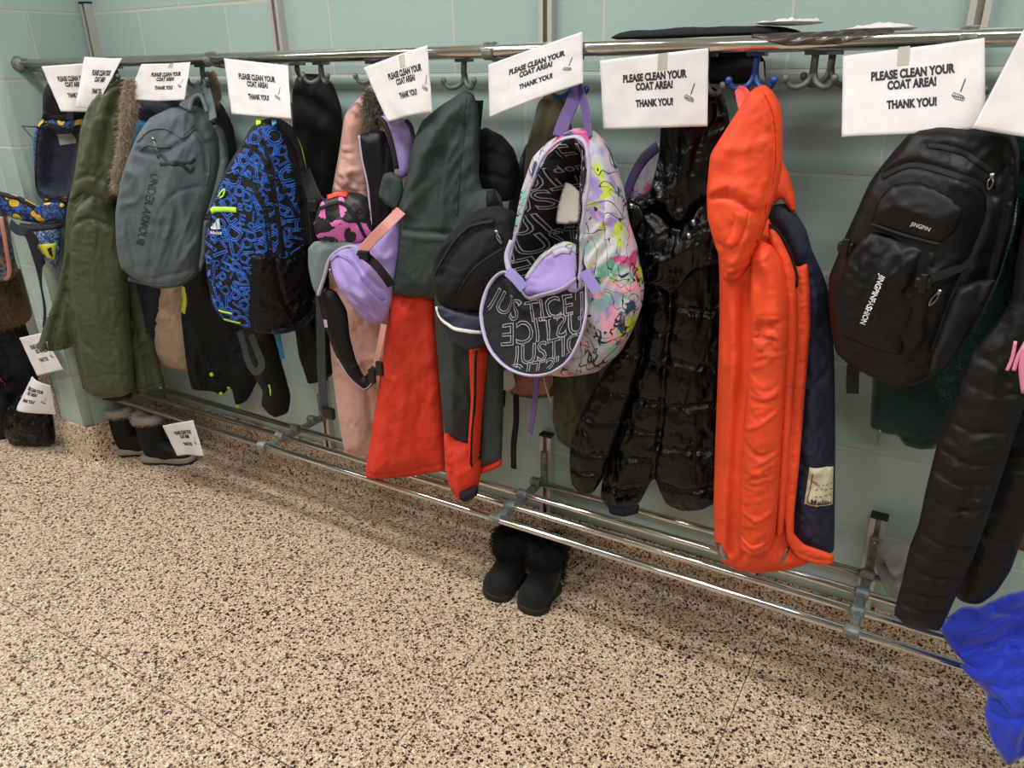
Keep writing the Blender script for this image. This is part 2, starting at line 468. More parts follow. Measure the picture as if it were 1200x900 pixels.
def fur_obj(name, base, nrm, mat, parent, length, width, droop=(0, 0, -.5), spread=.6, label=None):
    n = len(base); d = nrm + rng.normal(0, spread, (n, 3)) + np.array(droop)
    d /= np.linalg.norm(d, axis=1)[:, None]; L = length * rng.uniform(.6, 1.3, n)[:, None]
    sd = np.cross(d, rng.normal(0, 1, (n, 3))); sd /= np.linalg.norm(sd, axis=1)[:, None]
    bend = rng.normal(0, .3, (n, 3)) * L
    a = base - sd * width; b = base + sd * width; mid = base + d * L * .6; m1 = mid - sd * width * .7; m2 = mid + sd * width * .7
    tip = base + d * L + bend + np.array([0, 0, -1]) * L * .2
    V = np.stack([a, b, m1, m2, tip], 1).reshape(-1, 3); i = np.arange(n) * 5
    Fc = np.concatenate([np.stack([i, i + 1, i + 3], 1), np.stack([i, i + 3, i + 2], 1), np.stack([i + 2, i + 3, i + 4], 1)])
    c = (V.min(0) + V.max(0)) / 2
    me = bpy.data.meshes.new(name); me.from_pydata((V - c).tolist(), [], Fc.tolist()); me.materials.append(M[mat] if isinstance(mat, str) else mat); me.update()
    o = bpy.data.objects.new(name, me); COL.objects.link(o); WL[o] = c; o.parent = parent
    o.location = c - (WL[parent] if parent in WL else np.array(parent.location))
    if label: o['label'] = label
    return o
_tc = {}
def text_vf(txt, bold=0.0, outline=0.0, spacing=1.0, maxe=0.25):
    """letters of height about 0.7 centred on the origin, as vertices and faces"""
    k = (txt, bold, outline, spacing)
    if k in _tc: return _tc[k]
    cu = bpy.data.curves.new('letters', 'FONT'); cu.body = txt; cu.align_x = 'CENTER'; cu.align_y = 'CENTER'
    cu.resolution_u = 3; cu.space_character = spacing; cu.offset = bold; cu.space_line = 1.0
    if outline:
        cu.fill_mode = 'NONE'; cu.bevel_depth = outline; cu.bevel_resolution = 0
    ob = bpy.data.objects.new('letters', cu); COL.objects.link(ob)
    dg = bpy.context.evaluated_depsgraph_get(); dg.update()
    me = bpy.data.meshes.new_from_object(ob.evaluated_get(dg))
    bm = bmesh.new(); bm.from_mesh(me)
    for _ in range(3):
        L = [e for e in bm.edges if e.calc_length() > maxe]
        if not L: break
        bmesh.ops.subdivide_edges(bm, edges=L, cuts=1)
    bmesh.ops.triangulate(bm, faces=bm.faces)
    V = np.array([tuple(v.co) for v in bm.verts]); bm.verts.index_update(); Fc = [tuple(v.index for v in f.verts) for f in bm.faces]
    bm.free(); bpy.data.objects.remove(ob); bpy.data.curves.remove(cu); bpy.data.meshes.remove(me)
    if not outline: V[:, 2] = 0
    _tc[k] = (V, Fc); return V, Fc
def puller(name, p, parent, mat='metalpull', L=0.022, dirv=(0, 0, -1), w_=0.006):
    """zip pull: a small body with a ring tab"""
    p = np.array(p); d = np.array(dirv, float); d /= np.linalg.norm(d)
    V, Fc = sweep_vf([p - d * .004, p + d * .004], circ(w_ * .7, 8, w_ * .5), (0, -1, 0.01))
    q = [p + d * .003, p + d * (L * .5) + np.array([w_ * .6, -.002, 0]), p + d * L, p + d * (L * .5) - np.array([w_ * .6, .002, 0])]
    sweep_vf(cat(q, 5, True), circ(.0013, 6), (0, -1, 0.01), V, Fc, closed=True)
    return link(name, V, Fc, mat, parent)
# ---------------------------------------------------------------- the room
def struct(name, V, Fc, mat, smooth=False, parent=None):
    o = link(name, V, Fc, mat, parent, smooth=smooth)
    if parent is None: o['kind'] = 'structure'
    return o
BW, BH = 0.4095, 0.2019
t = NT('glazed_block', 0.3)
geo = t.n('ShaderNodeNewGeometry'); sp = t.n('ShaderNodeSeparateXYZ'); t.l(geo.outputs['Position'], sp.inputs[0])
sn_ = t.n('ShaderNodeSeparateXYZ'); t.l(geo.outputs['True Normal'], sn_.inputs[0])
side = t.math('GREATER_THAN', t.math('ABSOLUTE', sn_.outputs[0]), 0.72)
mx = t.n('ShaderNodeMix', data_type='FLOAT'); t.l(side, mx.inputs[0])
t.l(t.math('ADD', sp.outputs[0], 30 * BW + 0.38 + BW / 2), mx.inputs[2]); t.l(t.math('SUBTRACT', 20 * BW - 0.2 + BW / 2, sp.outputs[1]), mx.inputs[3])
cb = t.n('ShaderNodeCombineXYZ'); t.l(mx.outputs[0], cb.inputs[0]); t.l(t.math('SUBTRACT', sp.outputs[2], 0.16), cb.inputs[1])
br = t.n('ShaderNodeTexBrick'); t.l(cb.outputs[0], br.inputs['Vector'])
for k, v_ in (('Scale', 1), ('Mortar Size', 0.0042), ('Mortar Smooth', 0.25), ('Brick Width', BW), ('Row Height', BH), ('Bias', 0)): br.inputs[k].default_value = v_
br.offset = 0.5
br.inputs['Color1'].default_value = lin('#9aafaa'); br.inputs['Color2'].default_value = lin('#a3b7b2'); br.inputs['Mortar'].default_value = lin('#b7b8ae')
spk = t.ramp(noise(t, t.co(world=True), 260, 3), [(0.35, '#93a5a2'), (0.6, '#a9bab7')])
t.col(t.mix(0.25, br.outputs['Color'], spk))
t.l(t.ramp(br.outputs['Fac'], [(0, (0.26, 0.26, 0.26, 1)), (1, (0.8, 0.8, 0.8, 1))]), t.b.inputs['Roughness'])
inv = t.math('SUBTRACT', 1.0, br.outputs['Fac'])
pb = t.bump(inv, 0.6, 0.003); t.bump(noise(t, t.co(world=True), 7, 3), 0.12, 0.01, pb); M['block'] = t.m

def terrazzo(name, dividers, tone=1.0):
    t = NT(name, 0.38)
    v = t.co(world=True)
    wob = t.n('ShaderNodeTexNoise'); wob.inputs['Scale'].default_value = 160; t.l(v, wob.inputs['Vector'])
    va = t.n('ShaderNodeVectorMath', operation='MULTIPLY_ADD'); t.l(wob.outputs['Color'], va.inputs[0]); va.inputs[1].default_value = (.006, .006, .006); t.l(v, va.inputs[2])
    base = t.ramp(noise(t, v, 320, 3), [(0.3, '#ae977b'), (0.5, '#cfb99c'), (0.68, '#e0ceb3')])
    def chips(scale, col, pr, size, prev, rgh=None):
        vo = t.n('ShaderNodeTexVoronoi'); vo.inputs['Scale'].default_value = scale; t.l(va.outputs[0], vo.inputs['Vector'])
        sx = t.n('ShaderNodeSeparateColor'); t.l(vo.outputs['Color'], sx.inputs[0])
        pick = t.math('LESS_THAN', sx.outputs[0], pr)
        lim = t.math('MULTIPLY', t.math('ADD', sx.outputs[1], 0.35), size)
        ins = t.math('LESS_THAN', vo.outputs['Distance'], lim)
        return t.mix(t.math('MULTIPLY', pick, ins), prev, col)
    c = chips(150, '#e6d9c4', 0.5, 0.42, base)
    c = chips(190, '#8a6a50', 0.45, 0.42, c)
    c = chips(260, '#5f4536', 0.40, 0.45, c)
    c = chips(125, '#7b6149', 0.18, 0.5, c)
    c = chips(105, '#33191a', 0.40, 0.42, c)
    c = chips(170, '#2a1616', 0.30, 0.44, c)
    big = noise(t, v, 1.6, 3)
    if dividers:
        s = t.n('ShaderNodeSeparateXYZ'); t.l(v, s.inputs[0])
        fx = t.math('PINGPONG', t.math('ADD', s.outputs[0], 0.265), 0.31)   # strips every 0.62 m
        dl = t.math('LESS_THAN', fx, 0.0011)
        dy = t.math('LESS_THAN', t.math('ABSOLUTE', t.math('ADD', s.outputs[1], 0.023)), 0.0016)
        dy2 = t.math('LESS_THAN', t.math('ABSOLUTE', t.math('ADD', s.outputs[1], 0.956)), 0.0011); c = t.mix(dy2, c, '#4a4038')
        c = t.mix(t.math('MULTIPLY', dl, 1.0), c, '#4a4038'); c = t.mix(dy, c, '#cfc6b4')
    t.col(c)
    t.l(t.ramp(big, [(0.35, (0.32, 0.32, 0.32, 1)), (0.7, (0.5, 0.5, 0.5, 1))]), t.b.inputs['Roughness'])
    t.bump(noise(t, v, 90, 3), 0.08, 0.001)
    return t.m
M['terrazzo'] = terrazzo('terrazzo', True); M['terrazzo_base'] = terrazzo('terrazzo_base', False)
t = NT('painted_wall', 0.8); t.col(t.ramp(noise(t, t.co(world=True), 3, 3), [(0.3, '#84887f'), (0.7, '#90948a')])); M['paint'] = t.m
t = NT('ceiling_tile', 0.9); t.col(t.ramp(noise(t, t.co(world=True), 80, 4), [(0.35, '#d0cec6'), (0.6, '#e6e4dc')])); M['ceil'] = t.m
XL, XR, YF = -9.5, 2.6, -4.2
struct('floor', *box_vf((XL, YF, -0.1), (XR, 0.2, 0)), 'terrazzo')
struct('wall_back', *box_vf((XL, 0, 0), (XR, 0.2, ROOM_H)), 'block')
struct('ceiling', *box_vf((XL, YF, ROOM_H), (XR, 0.2, ROOM_H + 0.1)), 'ceil')
struct('wall_right', *box_vf((XR, YF, 0), (XR + 0.1, 0.2, ROOM_H)), 'paint')
struct('wall_left', *box_vf((XL - 0.1, YF, 0), (XL, 0.2, ROOM_H)), 'paint')
struct('wall_front', *box_vf((XL, YF - 0.1, 0), (XR, YF, ROOM_H)), 'paint')
# bullnose tiled pier and its terrazzo plinth
PX0, PX1, PY = -2.905, -2.707, -0.336
def rounded(x0, x1, y0, y1, r, n=7):
    P = [(x0, y1)]
    for cx, cy, a0 in ((x0 + r, y0 + r, 180), (x1 - r, y0 + r, 270)):
        for k in range(n + 1): a = math.radians(a0 + 90 * k / n); P.append((cx + r * math.cos(a), cy + r * math.sin(a)))
    P.append((x1, y1)); return P
def prism(P, z0, z1):
    n = len(P); V = [(x, y, z0) for x, y in P] + [(x, y, z1) for x, y in P]
    return V, [tuple(range(n))[::-1], tuple(range(n, 2 * n))] + [(i, (i + 1) % n, n + (i + 1) % n, n + i) for i in range(n)]
o = struct('wall_pier', *prism(rounded(PX0, PX1, PY, 0.0, 0.028), 0.155, ROOM_H), 'block', smooth=False)
o.data.polygons.foreach_set('use_smooth', [len(p.vertices) == 4 and p.area < 0.05 for p in o.data.polygons])
# plinth: profile with a cove that runs out on to the floor
def plinth(name, path, closed=False):
    prof = [(0.0, 0.158), (0.006, 0.158), (0.008, 0.153), (0.008, 0.03), (0.011, 0.015), (0.018, 0.006), (0.028, 0.002), (0.03, -0.002), (0.0, -0.002)]
    V = []; m = len(prof); n = len(path)
    for i, (x, y) in enumerate(path):
        def nrm(a, b): d = np.array([b[0] - a[0], b[1] - a[1]]); d /= np.linalg.norm(d); return np.array([d[1], -d[0]])
        ns = []
        if i > 0: ns.append(nrm(path[i - 1], path[i]))
        if i < n - 1: ns.append(nrm(path[i], path[i + 1]))
        q = sum(ns) / len(ns); q = q / (q @ q)
        for a, z in prof: V.append((x + q[0] * a, y + q[1] * a, z))
    Fc = [(i * m + k, i * m + (k + 1) % m, (i + 1) * m + (k + 1) % m, (i + 1) * m + k) for i in range(n - 1) for k in range(m)]
    Fc += [tuple(range(m)), tuple((n - 1) * m + k for k in range(m))[::-1]]
    return struct(name, V, Fc, 'terrazzo_base')
plinth('baseboard_back', [(PX1 + 0.001, 0.0), (XR, 0.0)])
plinth('baseboard_pier', rounded(PX0, PX1, PY, 0.0, 0.02))
plinth('baseboard_left', [(XL, 0.0), (PX0 - 0.001, 0.0)])
# ceiling lamps, added far-left pair included: steel tray with a glowing diffuser
t = NT('lamp_diffuser', 0.5); t.b.inputs['Emission Color'].default_value = (1, .97, .92, 1); t.b.inputs['Emission Strength'].default_value = 3.0; M['diffuser'] = t.m
for lx, ly in LAMPS + [(-2.2, -2.9), (0.6, -2.9)]:
    tr = thing('ceiling_lamp', 'long white ceiling lamp with glowing diffuser over the corridor', 'lamp', (lx, ly, ROOM_H), 'ceiling lamps')
    link('lamp_tray', *box_vf((lx - .65, ly - .18, ROOM_H - .05), (lx + .65, ly + .18, ROOM_H)), 'paint', tr, smooth=False)
    link('diffuser', *box_vf((lx - .63, ly - .16, ROOM_H - .064), (lx + .63, ly + .16, ROOM_H - .05)), 'diffuser', tr, smooth=False)

# ---------------------------------------------------------------- racks
UPX = [-2.678, -1.792, -0.926, -0.054]        # four wall uprights
RY, RZ = -0.263, H + 0.0262                   # front rail of the hat shelf
def channel(name, x, z0, z1, parent, w_=0.034, d=0.024):
    """open aluminium channel with a dark slot down its face"""
    h = w_ / 2; y = -d; th = .0035; s = .006
    sec = [(-h, 0), (-h, y), (-s, y), (-s, y + th), (-h + th, y + th), (-h + th, -th), (h - th, -th), (h - th, y + th), (s, y + th), (s, y), (h, y), (h, 0)]
    n = len(sec); V = [(x + a, b, z0) for a, b in sec] + [(x + a, b, z1) for a, b in sec]
    Fc = [(i, (i + 1) % n, n + (i + 1) % n, n + i) for i in range(n)]
    bm = bmesh.new(); vs = [bm.verts.new(v) for v in V]
    for f in Fc: bm.faces.new([vs[i] for i in f])
    for r_ in (range(n), range(n, 2 * n)): bm.faces.new([vs[i] for i in r_])
    bmesh.ops.triangulate(bm, faces=[f for f in bm.faces if len(f.verts) > 4]); bm.verts.index_update()
    V = [tuple(v.co) for v in bm.verts]; Fc = [tuple(v.index for v in f.verts) for f in bm.faces]; bm.free()
    return link(name, V, Fc, 'alu', parent, smooth=False)
def rail(parent, x0, x1, y, z, r):
    o = tube('rail', [(x0, y, z), (x1, y, z)], r, 'chrome', parent, n=20)
    return o
for z_top, nm in ((1, 'upper'),):
    pass
shelf = thing('hat_shelf', 'chrome tube hat shelf fixed along the tiled wall above the coats', 'shelf', (-1.2, 0, RZ))
LOWZ = H - 0.632 * D; LOWY = [-(1 - k) * D for k in (0.829, 0.872, 0.911, 0.955)]
rack = thing('boot_rack', 'low chrome tube boot rack running along the wall above the floor', 'rack', (-1.2, 0, LOWZ))
SHY = [RY, -0.195, -0.130, -0.065]
XE = 0.95
for y in SHY: rail(shelf, PX1 + .001 if y == RY else -2.62, XE, y, RZ if y == RY else RZ - .004, 0.0135 if y == RY else 0.0095)
for x in UPX:
    u = channel('upright', x, RZ - 0.12, H + 0.121 * D, shelf)
    V, Fc = box_vf((x - .018, -.026, H + .121 * D), (x + .018, 0, H + .121 * D + .006)); link('upright_cap', V, Fc, 'capblack', u, smooth=False)
    # arm of the shelf: tapering cast bar and one saddle under each rail
    V, Fc = sweep_vf([(x, -.022, RZ - .034), (x, -.13, RZ - .026), (x, RY + .008, RZ - .012)], [(-.006, -.011), (.006, -.011), (.006, .011), (-.006, .011)], (0, 0, 1), scales=[1.3, 1, .7])
    b = link('bracket', V, Fc, 'cast', shelf, smooth=False); bevel_obj(b)
    for y in SHY:
        r = .0155 if y == RY else .0115; zc = RZ if y == RY else RZ - .004
        q = [(x, y + r * math.cos(a), zc + r * math.sin(a)) for a in np.linspace(math.radians(-200), math.radians(120), 16)]
        V, Fc = sweep_vf(q, [(-.012, -.0022), (.012, -.0022), (.012, .0022), (-.012, .0022)], (0, 0, 1))
        link('rail_clamp', V, Fc, 'cast', b, smooth=False)
# end flange of the front rail on the pier
V, Fc = sweep_vf([(PX1, RY, RZ), (PX1 + .012, RY, RZ), (PX1 + .03, RY, RZ)], circ(.021, 18), (0, 0, 1), scales=[1.15, 1, .8])
link('end_flange', V, Fc, 'cast', shelf)
for i, x in enumerate(UPX):
    zt = H - 0.5637 * D if i < 3 else H - 0.5637 * D
    u = channel('upright', x, 0.162, zt, rack, 0.036)
    V, Fc = box_vf((x - .0185, -.026, zt), (x + .0185, 0, zt + .006)); link('upright_cap', V, Fc, 'capblack', u, smooth=False)
    V, Fc = box_vf((x - .010, -.036, LOWZ - .03), (x + .010, -.0235, zt - .045)); b = link('bracket', V, Fc, 'cast', rack, smooth=False); bevel_obj(b, .003)
    V, Fc = sweep_vf([(x, -.03, LOWZ - .012), (x, -.15, LOWZ - .014), (x, LOWY[0] - .004, LOWZ - .01)], [(-.011, -.009), (.011, -.009), (.008, .008), (-.008, .008)], (0, 0, 1))
    b2 = link('rail_arm', V, Fc, 'cast', b, smooth=False); bevel_obj(b2, .003)
    for y in LOWY:
        V, Fc = sweep_vf([(x - .015, y, LOWZ), (x - .012, y, LOWZ), (x + .012, y, LOWZ), (x + .015, y, LOWZ)], circ(.0135, 12), (0, 0, 1), scales=[.85, 1, 1, .85])
        c_ = link('rail_clamp', V, Fc, 'cast', b, smooth=False)
    V, Fc = sweep_vf([(x, -.0365, zt - .06), (x, -.0335, zt - .06)], circ(.005, 10), (0, 0, 1)); link('screw', V, Fc, 'metalpull', b)
for k, y in enumerate(LOWY):
    rail(rack, UPX[2] if k == 3 else PX1 + .01, XE if k < 3 else -0.01, y, LOWZ, 0.0092)

# ---------------------------------------------------------------- hooks
def hook(px, py, label, mat='hook', n=2, zoff=0.0, group=None, yaw=0, Y=-0.235):
    """double coat hook hanging from a clip under the front rails"""
    p = G(px, py, Y); x, y, z = p[0], Y, RZ - .014
    t_ = thing('coat_hook', label, 'hook', (x, y, z), group)
    V, Fc = box_vf((x - .016, y - .014, z - .006), (x + .016, y + .014, z + .004)); link('clip', V, Fc, mat, t_, smooth=False)
    k = p[2]
    tube('stem', [(x, y, z), (x, y - .003, (z + k) / 2), (x, y, k + .012)], .0065, mat, t_, 4, scales=None)
    for s in ((-1, 1) if n == 2 else (1,)):
        pts = [(x, y, k + .022), (x + s * .006, y - .004, k + .002), (x + s * .020, y - .012, k - .008), (x + s * .033, y - .020, k - .006), (x + s * .040, y - .024, k + .006)]
        P = cat(pts, 5); tube('prong', P, .0050, mat, t_, 0, scales=list(np.linspace(1.15, .9, len(P))))
        q = P[-1]; V, Fc = sweep_vf([q + np.array([0, 0, a]) for a in (-.007, -.005, 0, .005, .007)], circ(.0066, 12), (0, -1, 0), scales=[.3, .8, 1, .8, .3]); link('ball_tip', V, Fc, mat, t_)
    return t_
# ---------------------------------------------------------------- cloth materials
M['green_nylon'] = cloth('green_nylon', '#474e36', 0.55, 0.0, 0.6, 18, 0.2, spec=.3)
M['green_lining'] = cloth('green_lining', '#3a442c', 0.6)
M['tanfur'] = cloth('tan_fur', '#a3907a', 0.95, 0.3, 0.2)
M['olivefur'] = cloth('olive_fur', '#6b6350', 0.95, 0.2)
M['brownfur'] = cloth('brown_fur', '#6a5236', 0.95, 0.2)
M['greypack'] = cloth('grey_pack_nylon', '#525c61', 0.6, 0.0, 0.35, 12, 0.35)
M['greypack_dk'] = cloth('dark_grey_pack_nylon', '#3c464b', 0.55, 0.1, 0.35, 12, 0.35)
M['blacknylon'] = cloth('black_nylon', '#101113', 0.6, 0.0, 0.4, 14, 0.35, spec=.25)
M['blackmatte'] = cloth('black_matte_cloth', '#0b0b0e', 0.8, 0.0, 0.4, 14, 0.3)
M['blackpack'] = cloth('black_pack_nylon', '#0d0d0f', 0.45, 0.0, 0.35, 12, 0.4, spec=0.3)
M['blackpanel'] = cloth('black_ground_cloth', '#0c0e14', 0.7, 0.0, 0.3, 14, 0.4)
M['navycloth'] = cloth('navy_cloth', '#171c30', 0.7, 0.1)
M['navyquilt'] = cloth('navy_quilted_lining', '#23263b', 0.5, 0.0, 0.4, 20, 0.2, spec=0.35)
M['cyan'] = cloth('cyan_cloth', '#2c7fb0', 0.6)
M['beige'] = cloth('beige_cloth', '#b09880', 0.85, 0.1, 0.9, 22)
M['pinkcoat'] = cloth('pink_coat_cloth', '#d3a398', 0.65, 0.2, 0.5, 18, 0.2)
M['lavender'] = cloth('lavender_nylon', '#a58fd0', 0.5, 0.15, 0.4, 15, 0.3)
M['greylip'] = cloth('grey_green_cloth', '#6f7f80', 0.7)
M['pantsgrey'] = cloth('slate_snow_pant_cloth', '#323d3b', 0.7, 0.0, 0.35, 16, 0.5)
M['pantsorange'] = cloth('red_orange_snow_pant_cloth', '#d2361d', 0.7, 0.0, 0.35, 16, 0.5)
M['olivecloth'] = cloth('olive_cloth', '#474430', 0.75, 0.1, 0.6, 16)
M['orange'] = cloth('orange_parka_cloth', '#e84c24', 0.65, 0.0, 0.45, 18, 0.35)
M['puffer'] = cloth('glossy_black_puffer', '#030304', 0.25, 0.0, 0.9, 30, 0.0, (2.2, 2.2, .4), 0.1, 0.34, 0.0)
M['quiltblack'] = cloth('black_quilted_nylon', '#0f0f12', 0.55, 0.0, 0.8, 24, 0.1, (1, 1, 1.6), 0.1, 0.3)
M['fleecegreen'] = cloth('green_fleece', '#27584e', 0.95, 0.3)
M['greenknit'] = cloth('dark_green_knit', '#12302b', 0.85, 0.2)
M['bluecloth'] = cloth('royal_blue_jersey', '#1530b6', 0.7, 0.3, 0.25, 10, 0.3)
M['greycloth'] = cloth('grey_jersey', '#8b8b89', 0.9, 0.3, 0.3, 30, 1.0, vary=.25)
M['pinkfuzz'] = cloth('pink_fleece', '#c2837c', 0.95, 0.3)
M['suede'] = cloth('black_suede', '#0e0d0c', 0.9, 0.05, 0.3)
M['blackfur'] = cloth('black_fur', '#060606', 0.95, 0.0)
M['sole'] = plain('boot_sole', '#0f0f10', 0.7)
M['greysole'] = plain('grey_boot_sole', '#8d887c', 0.7)
M['greyfur'] = cloth('grey_fur', '#a39c92', 0.95, 0.3)
M['mesh'] = cloth('black_mesh', '#1e1e20', 0.5, weave=1.0)
M['pinkcord'] = plain('pink_cord', '#e08aa8', 0.5)
M['hotpinkloop'] = plain('coral_loop', '#e0524e', 0.6)
t = NT('film', 0.25, 0.0, '#4a4038'); t.b.inputs['Alpha'].default_value = 0.7; t.b.inputs['Transmission Weight'].default_value = .3; M['film'] = t.m
# yellow blobs on blue and navy
t = NT('yellow_blob_print', 0.6)
v = t.co(); wv = t.n('ShaderNodeVectorMath', operation='MULTIPLY_ADD'); nn = t.n('ShaderNodeTexNoise'); nn.inputs['Scale'].default_value = 30; t.l(v, nn.inputs['Vector'])
t.l(nn.outputs['Color'], wv.inputs[0]); wv.inputs[1].default_value = (.02, .02, .02); t.l(v, wv.inputs[2])
bg = t.ramp(noise(t, v, 55, 2), [(0.42, '#10204a'), (0.5, '#2c5aa0'), (0.6, '#17305f')], True)
vo = t.n('ShaderNodeTexVoronoi'); vo.inputs['Scale'].default_value = 26; vo.inputs['Randomness'].default_value = .7; t.l(wv.outputs[0], vo.inputs['Vector'])
c = t.mix(t.math('LESS_THAN', vo.outputs['Distance'], 0.42), bg, '#171a18'); c = t.mix(t.math('LESS_THAN', vo.outputs['Distance'], 0.38), c, '#d8b02c')
t.col(c); t.bump(noise(t, v, 900, 2), .3, .0006); M['blobprint'] = t.m
t = NT('blue_white_check', 0.6)
t.col(t.ramp(noise(t, t.co(), 70, 2), [(0.42, '#27406e'), (0.5, '#7f95b8'), (0.58, '#35527e')], True)); M['bluecheck'] = t.m
# pink with black splashes
t = NT('pink_black_print', 0.5)
c = t.ramp(noise(t, t.co(), 13, 3, .5, 1.2), [(0.0, '#0e0d10'), (0.50, '#0e0d10'), (0.505, '#d56bb4'), (0.62, '#dc7fc0'), (0.66, '#c4402c')], True)
t.col(c); M['pinkprint'] = t.m
# flowers: soft stains of colour on off-white with fine dark lines
def floral():
    t = NT('flower_print', 0.55)
    v = t.co()
    c = t.ramp(noise(t, v, 8, 3), [(0.35, '#a5a2b0'), (0.6, '#c6c2c9')])
    def blot(c, scale, off, lo, hi, colr, dist=1.0):
        vv = t.co(scale=(1, 1, 1)); mp = t.n('ShaderNodeMapping'); mp.inputs['Location'].default_value = (off, off * .7, off * 1.3); t.l(vv, mp.inputs['Vector'])
        n_ = noise(t, mp.outputs[0], scale, 3, .55, dist)
        return t.mix(t.ramp(n_, [(lo, (0, 0, 0, 1)), (hi, (1, 1, 1, 1))]), c, colr)
    c = blot(c, 11, 3.1, .53, .62, '#7fb9a4'); c = blot(c, 10, 7.7, .57, .64, '#9a86c4')
    c = blot(c, 14, 1.3, .60, .64, '#b9cf3e', .4); c = blot(c, 12, 5.2, .60, .66, '#c04a80', .6)
    c = blot(c, 17, 9.4, .62, .65, '#1f4a63', .8); c = blot(c, 15, 12.4, .60, .66, '#e8a3b8', .8)
    for off, sc in ((2.2, 7), (8.8, 10)):
        mp = t.n('ShaderNodeMapping'); mp.inputs['Location'].default_value = (off, off, off); t.l(v, mp.inputs['Vector'])
        ln = t.math('ABSOLUTE', t.math('SUBTRACT', noise(t, mp.outputs[0], sc, 2, .5, 1.5), 0.5))
        c = t.mix(t.math('LESS_THAN', ln, 0.006), c, '#1d1d2a')
    t.col(c); t.bump(noise(t, v, 700, 2), .3, .0006, t.bump(noise(t, t.co(scale=(1, 1, .5)), 14, 3, .5, .8), .4, .006)); return t.m
M['floral'] = floral()
t = NT('tiny_print_label', 0.7); t.col('x' if False else t.ramp(noise(t, t.co(), 60, 2), [(0.4, '#c9bf9d'), (0.6, '#d8cfae')])); M['jacketlabel'] = t.m

# ---------------------------------------------------------------- signs
def sign(cs, Y, label, curl=0.004, seed=0, tape=None, text=True, name='paper_sign', us=1.0, uc=0.5, curl2=0.0, group=None):
    """half sheet of paper held by its top edge; cs = corner pixels TL TR BR BL"""
    Ys = Y if isinstance(Y, (list, tuple)) else [Y] * 4
    C = [G(p[0], p[1], y) for p, y in zip(cs, Ys)]
    nrm = np.cross(C[1] - C[0], C[3] - C[0]); nrm /= np.linalg.norm(nrm)
    if nrm[1] > 0: nrm = -nrm
    def f(u, v, lift=0.0):
        u = np.asarray(u, float); v = np.asarray(v, float)
        p = ((1 - u) * (1 - v))[:, None] * C[0] + (u * (1 - v))[:, None] * C[1] + (u * v)[:, None] * C[2] + ((1 - u) * v)[:, None] * C[3]
        b = curl * (np.sin(PI * u * 1.3 + seed) * (0.3 + v)) + curl2 * v * v * (0.4 + np.sin(PI * u)) + 0.0012 * gnoise(u * 5 + seed, v * 4, seed + 3)
        return p + nrm * (b + lift)[:, None]
    nu, nv = 36, 24
    uu, vv = np.meshgrid(np.linspace(0, 1, nu), np.linspace(0, 1, nv)); U, W_ = uu.ravel(), vv.ravel()
    A = f(U, W_, np.full(len(U), .0002)); B = f(U, W_, np.full(len(U), -.0002)); n = len(A)
    Fc = []
    for j in range(nv - 1):
        for i in range(nu - 1):
            a = j * nu + i; Fc.append((a, a + 1, a + nu + 1, a + nu)); Fc.append((n + a, n + a + nu, n + a + nu + 1, n + a + 1))
    bd = [(i, i + 1) for i in range(nu - 1)] + [((nv - 1) * nu + i + 1, (nv - 1) * nu + i) for i in range(nu - 1)] + [((j + 1) * nu, j * nu) for j in range(nv - 1)] + [(j * nu + nu - 1, (j + 1) * nu + nu - 1) for j in range(nv - 1)]
    Fc += [(b, a, a + n, b + n) for a, b in bd]
    o = link(name, np.vstack([A, B]), Fc, 'paper', None); tag(o, label, 'sign', group)
    if text:
        Vs, Fs, b = [], [], 0
        for s, v0, wd in (('PLEASE CLEAN YOUR', .30, .59), ('COAT AREA!', .425, .345), ('THANK YOU!', .655, .35)):
            V, Fq = text_vf(s, 0.06, 0.0, 1.02); ex = V[:, 0].max() - V[:, 0].min(); k = wd / ex
            u = uc + .015 + V[:, 0] * k * us; v = v0 - V[:, 1] * k * .2159 / .1397 * 1.5
            P = f(u, v, np.full(len(u), .0007)); Vs.append(P); Fs += [tuple(i + b for i in q) for q in Fq]; b += len(P)
        link('lettering', np.vstack(Vs), Fs, 'ink', o, smooth=False)
        # broom drawing: handle, head outline and bristles as thin strokes
        cx, cy = uc + .335 * us, .60
        strokes = [[(.045, -.17), (.012, -.03)], [(.048, -.17), (.016, -.03)], [(-.03, -.03), (.03, .02), (.04, .05), (.035, .075), (-.02, .045), (-.045, .0), (-.03, -.03)],
                   [(-.02, -.01), (-.03, .03)], [(-.008, -.0), (-.016, .04)], [(.004, .006), (-.002, .05)], [(.016, .014), (.012, .058)], [(.027, .022), (.026, .066)], [(-.04, .0), (.035, .05)]]
        Vs, Fs, b = [], [], 0
        for st in strokes:
            st = np.array(st) * [us, 1] + [cx, cy]
            d = np.gradient(st, axis=0); d /= np.linalg.norm(d, axis=1)[:, None] + 1e-9; nr = np.stack([-d[:, 1], d[:, 0] * 1.5], 1) * .0022
            L = st + nr; Rr_ = st - nr; P = np.vstack([L, Rr_]); m = len(st)
            P3 = f(P[:, 0], P[:, 1], np.full(2 * m, .0007)); Vs.append(P3); Fs += [(b + i, b + i + 1, b + m + i + 1, b + m + i) for i in range(m - 1)]; b += 2 * m
        link('broom_drawing', np.vstack(Vs), Fs, 'ink', o, smooth=False)
    if tape:
        tu, tv0, tv1 = tape
        U = np.array([tu - .04, tu + .045, tu + .035, tu - .05]); W_ = np.array([tv0, tv0, tv1, tv1])
        P = np.vstack([f(U, W_, np.full(4, .001)), f(U, W_, np.full(4, .0006))])
        link('tape', P, [(0, 1, 2, 3), (7, 6, 5, 4), (0, 1, 5, 4), (1, 2, 6, 5), (2, 3, 7, 6), (3, 0, 4, 7)], 'tape', o, smooth=False)
    return o
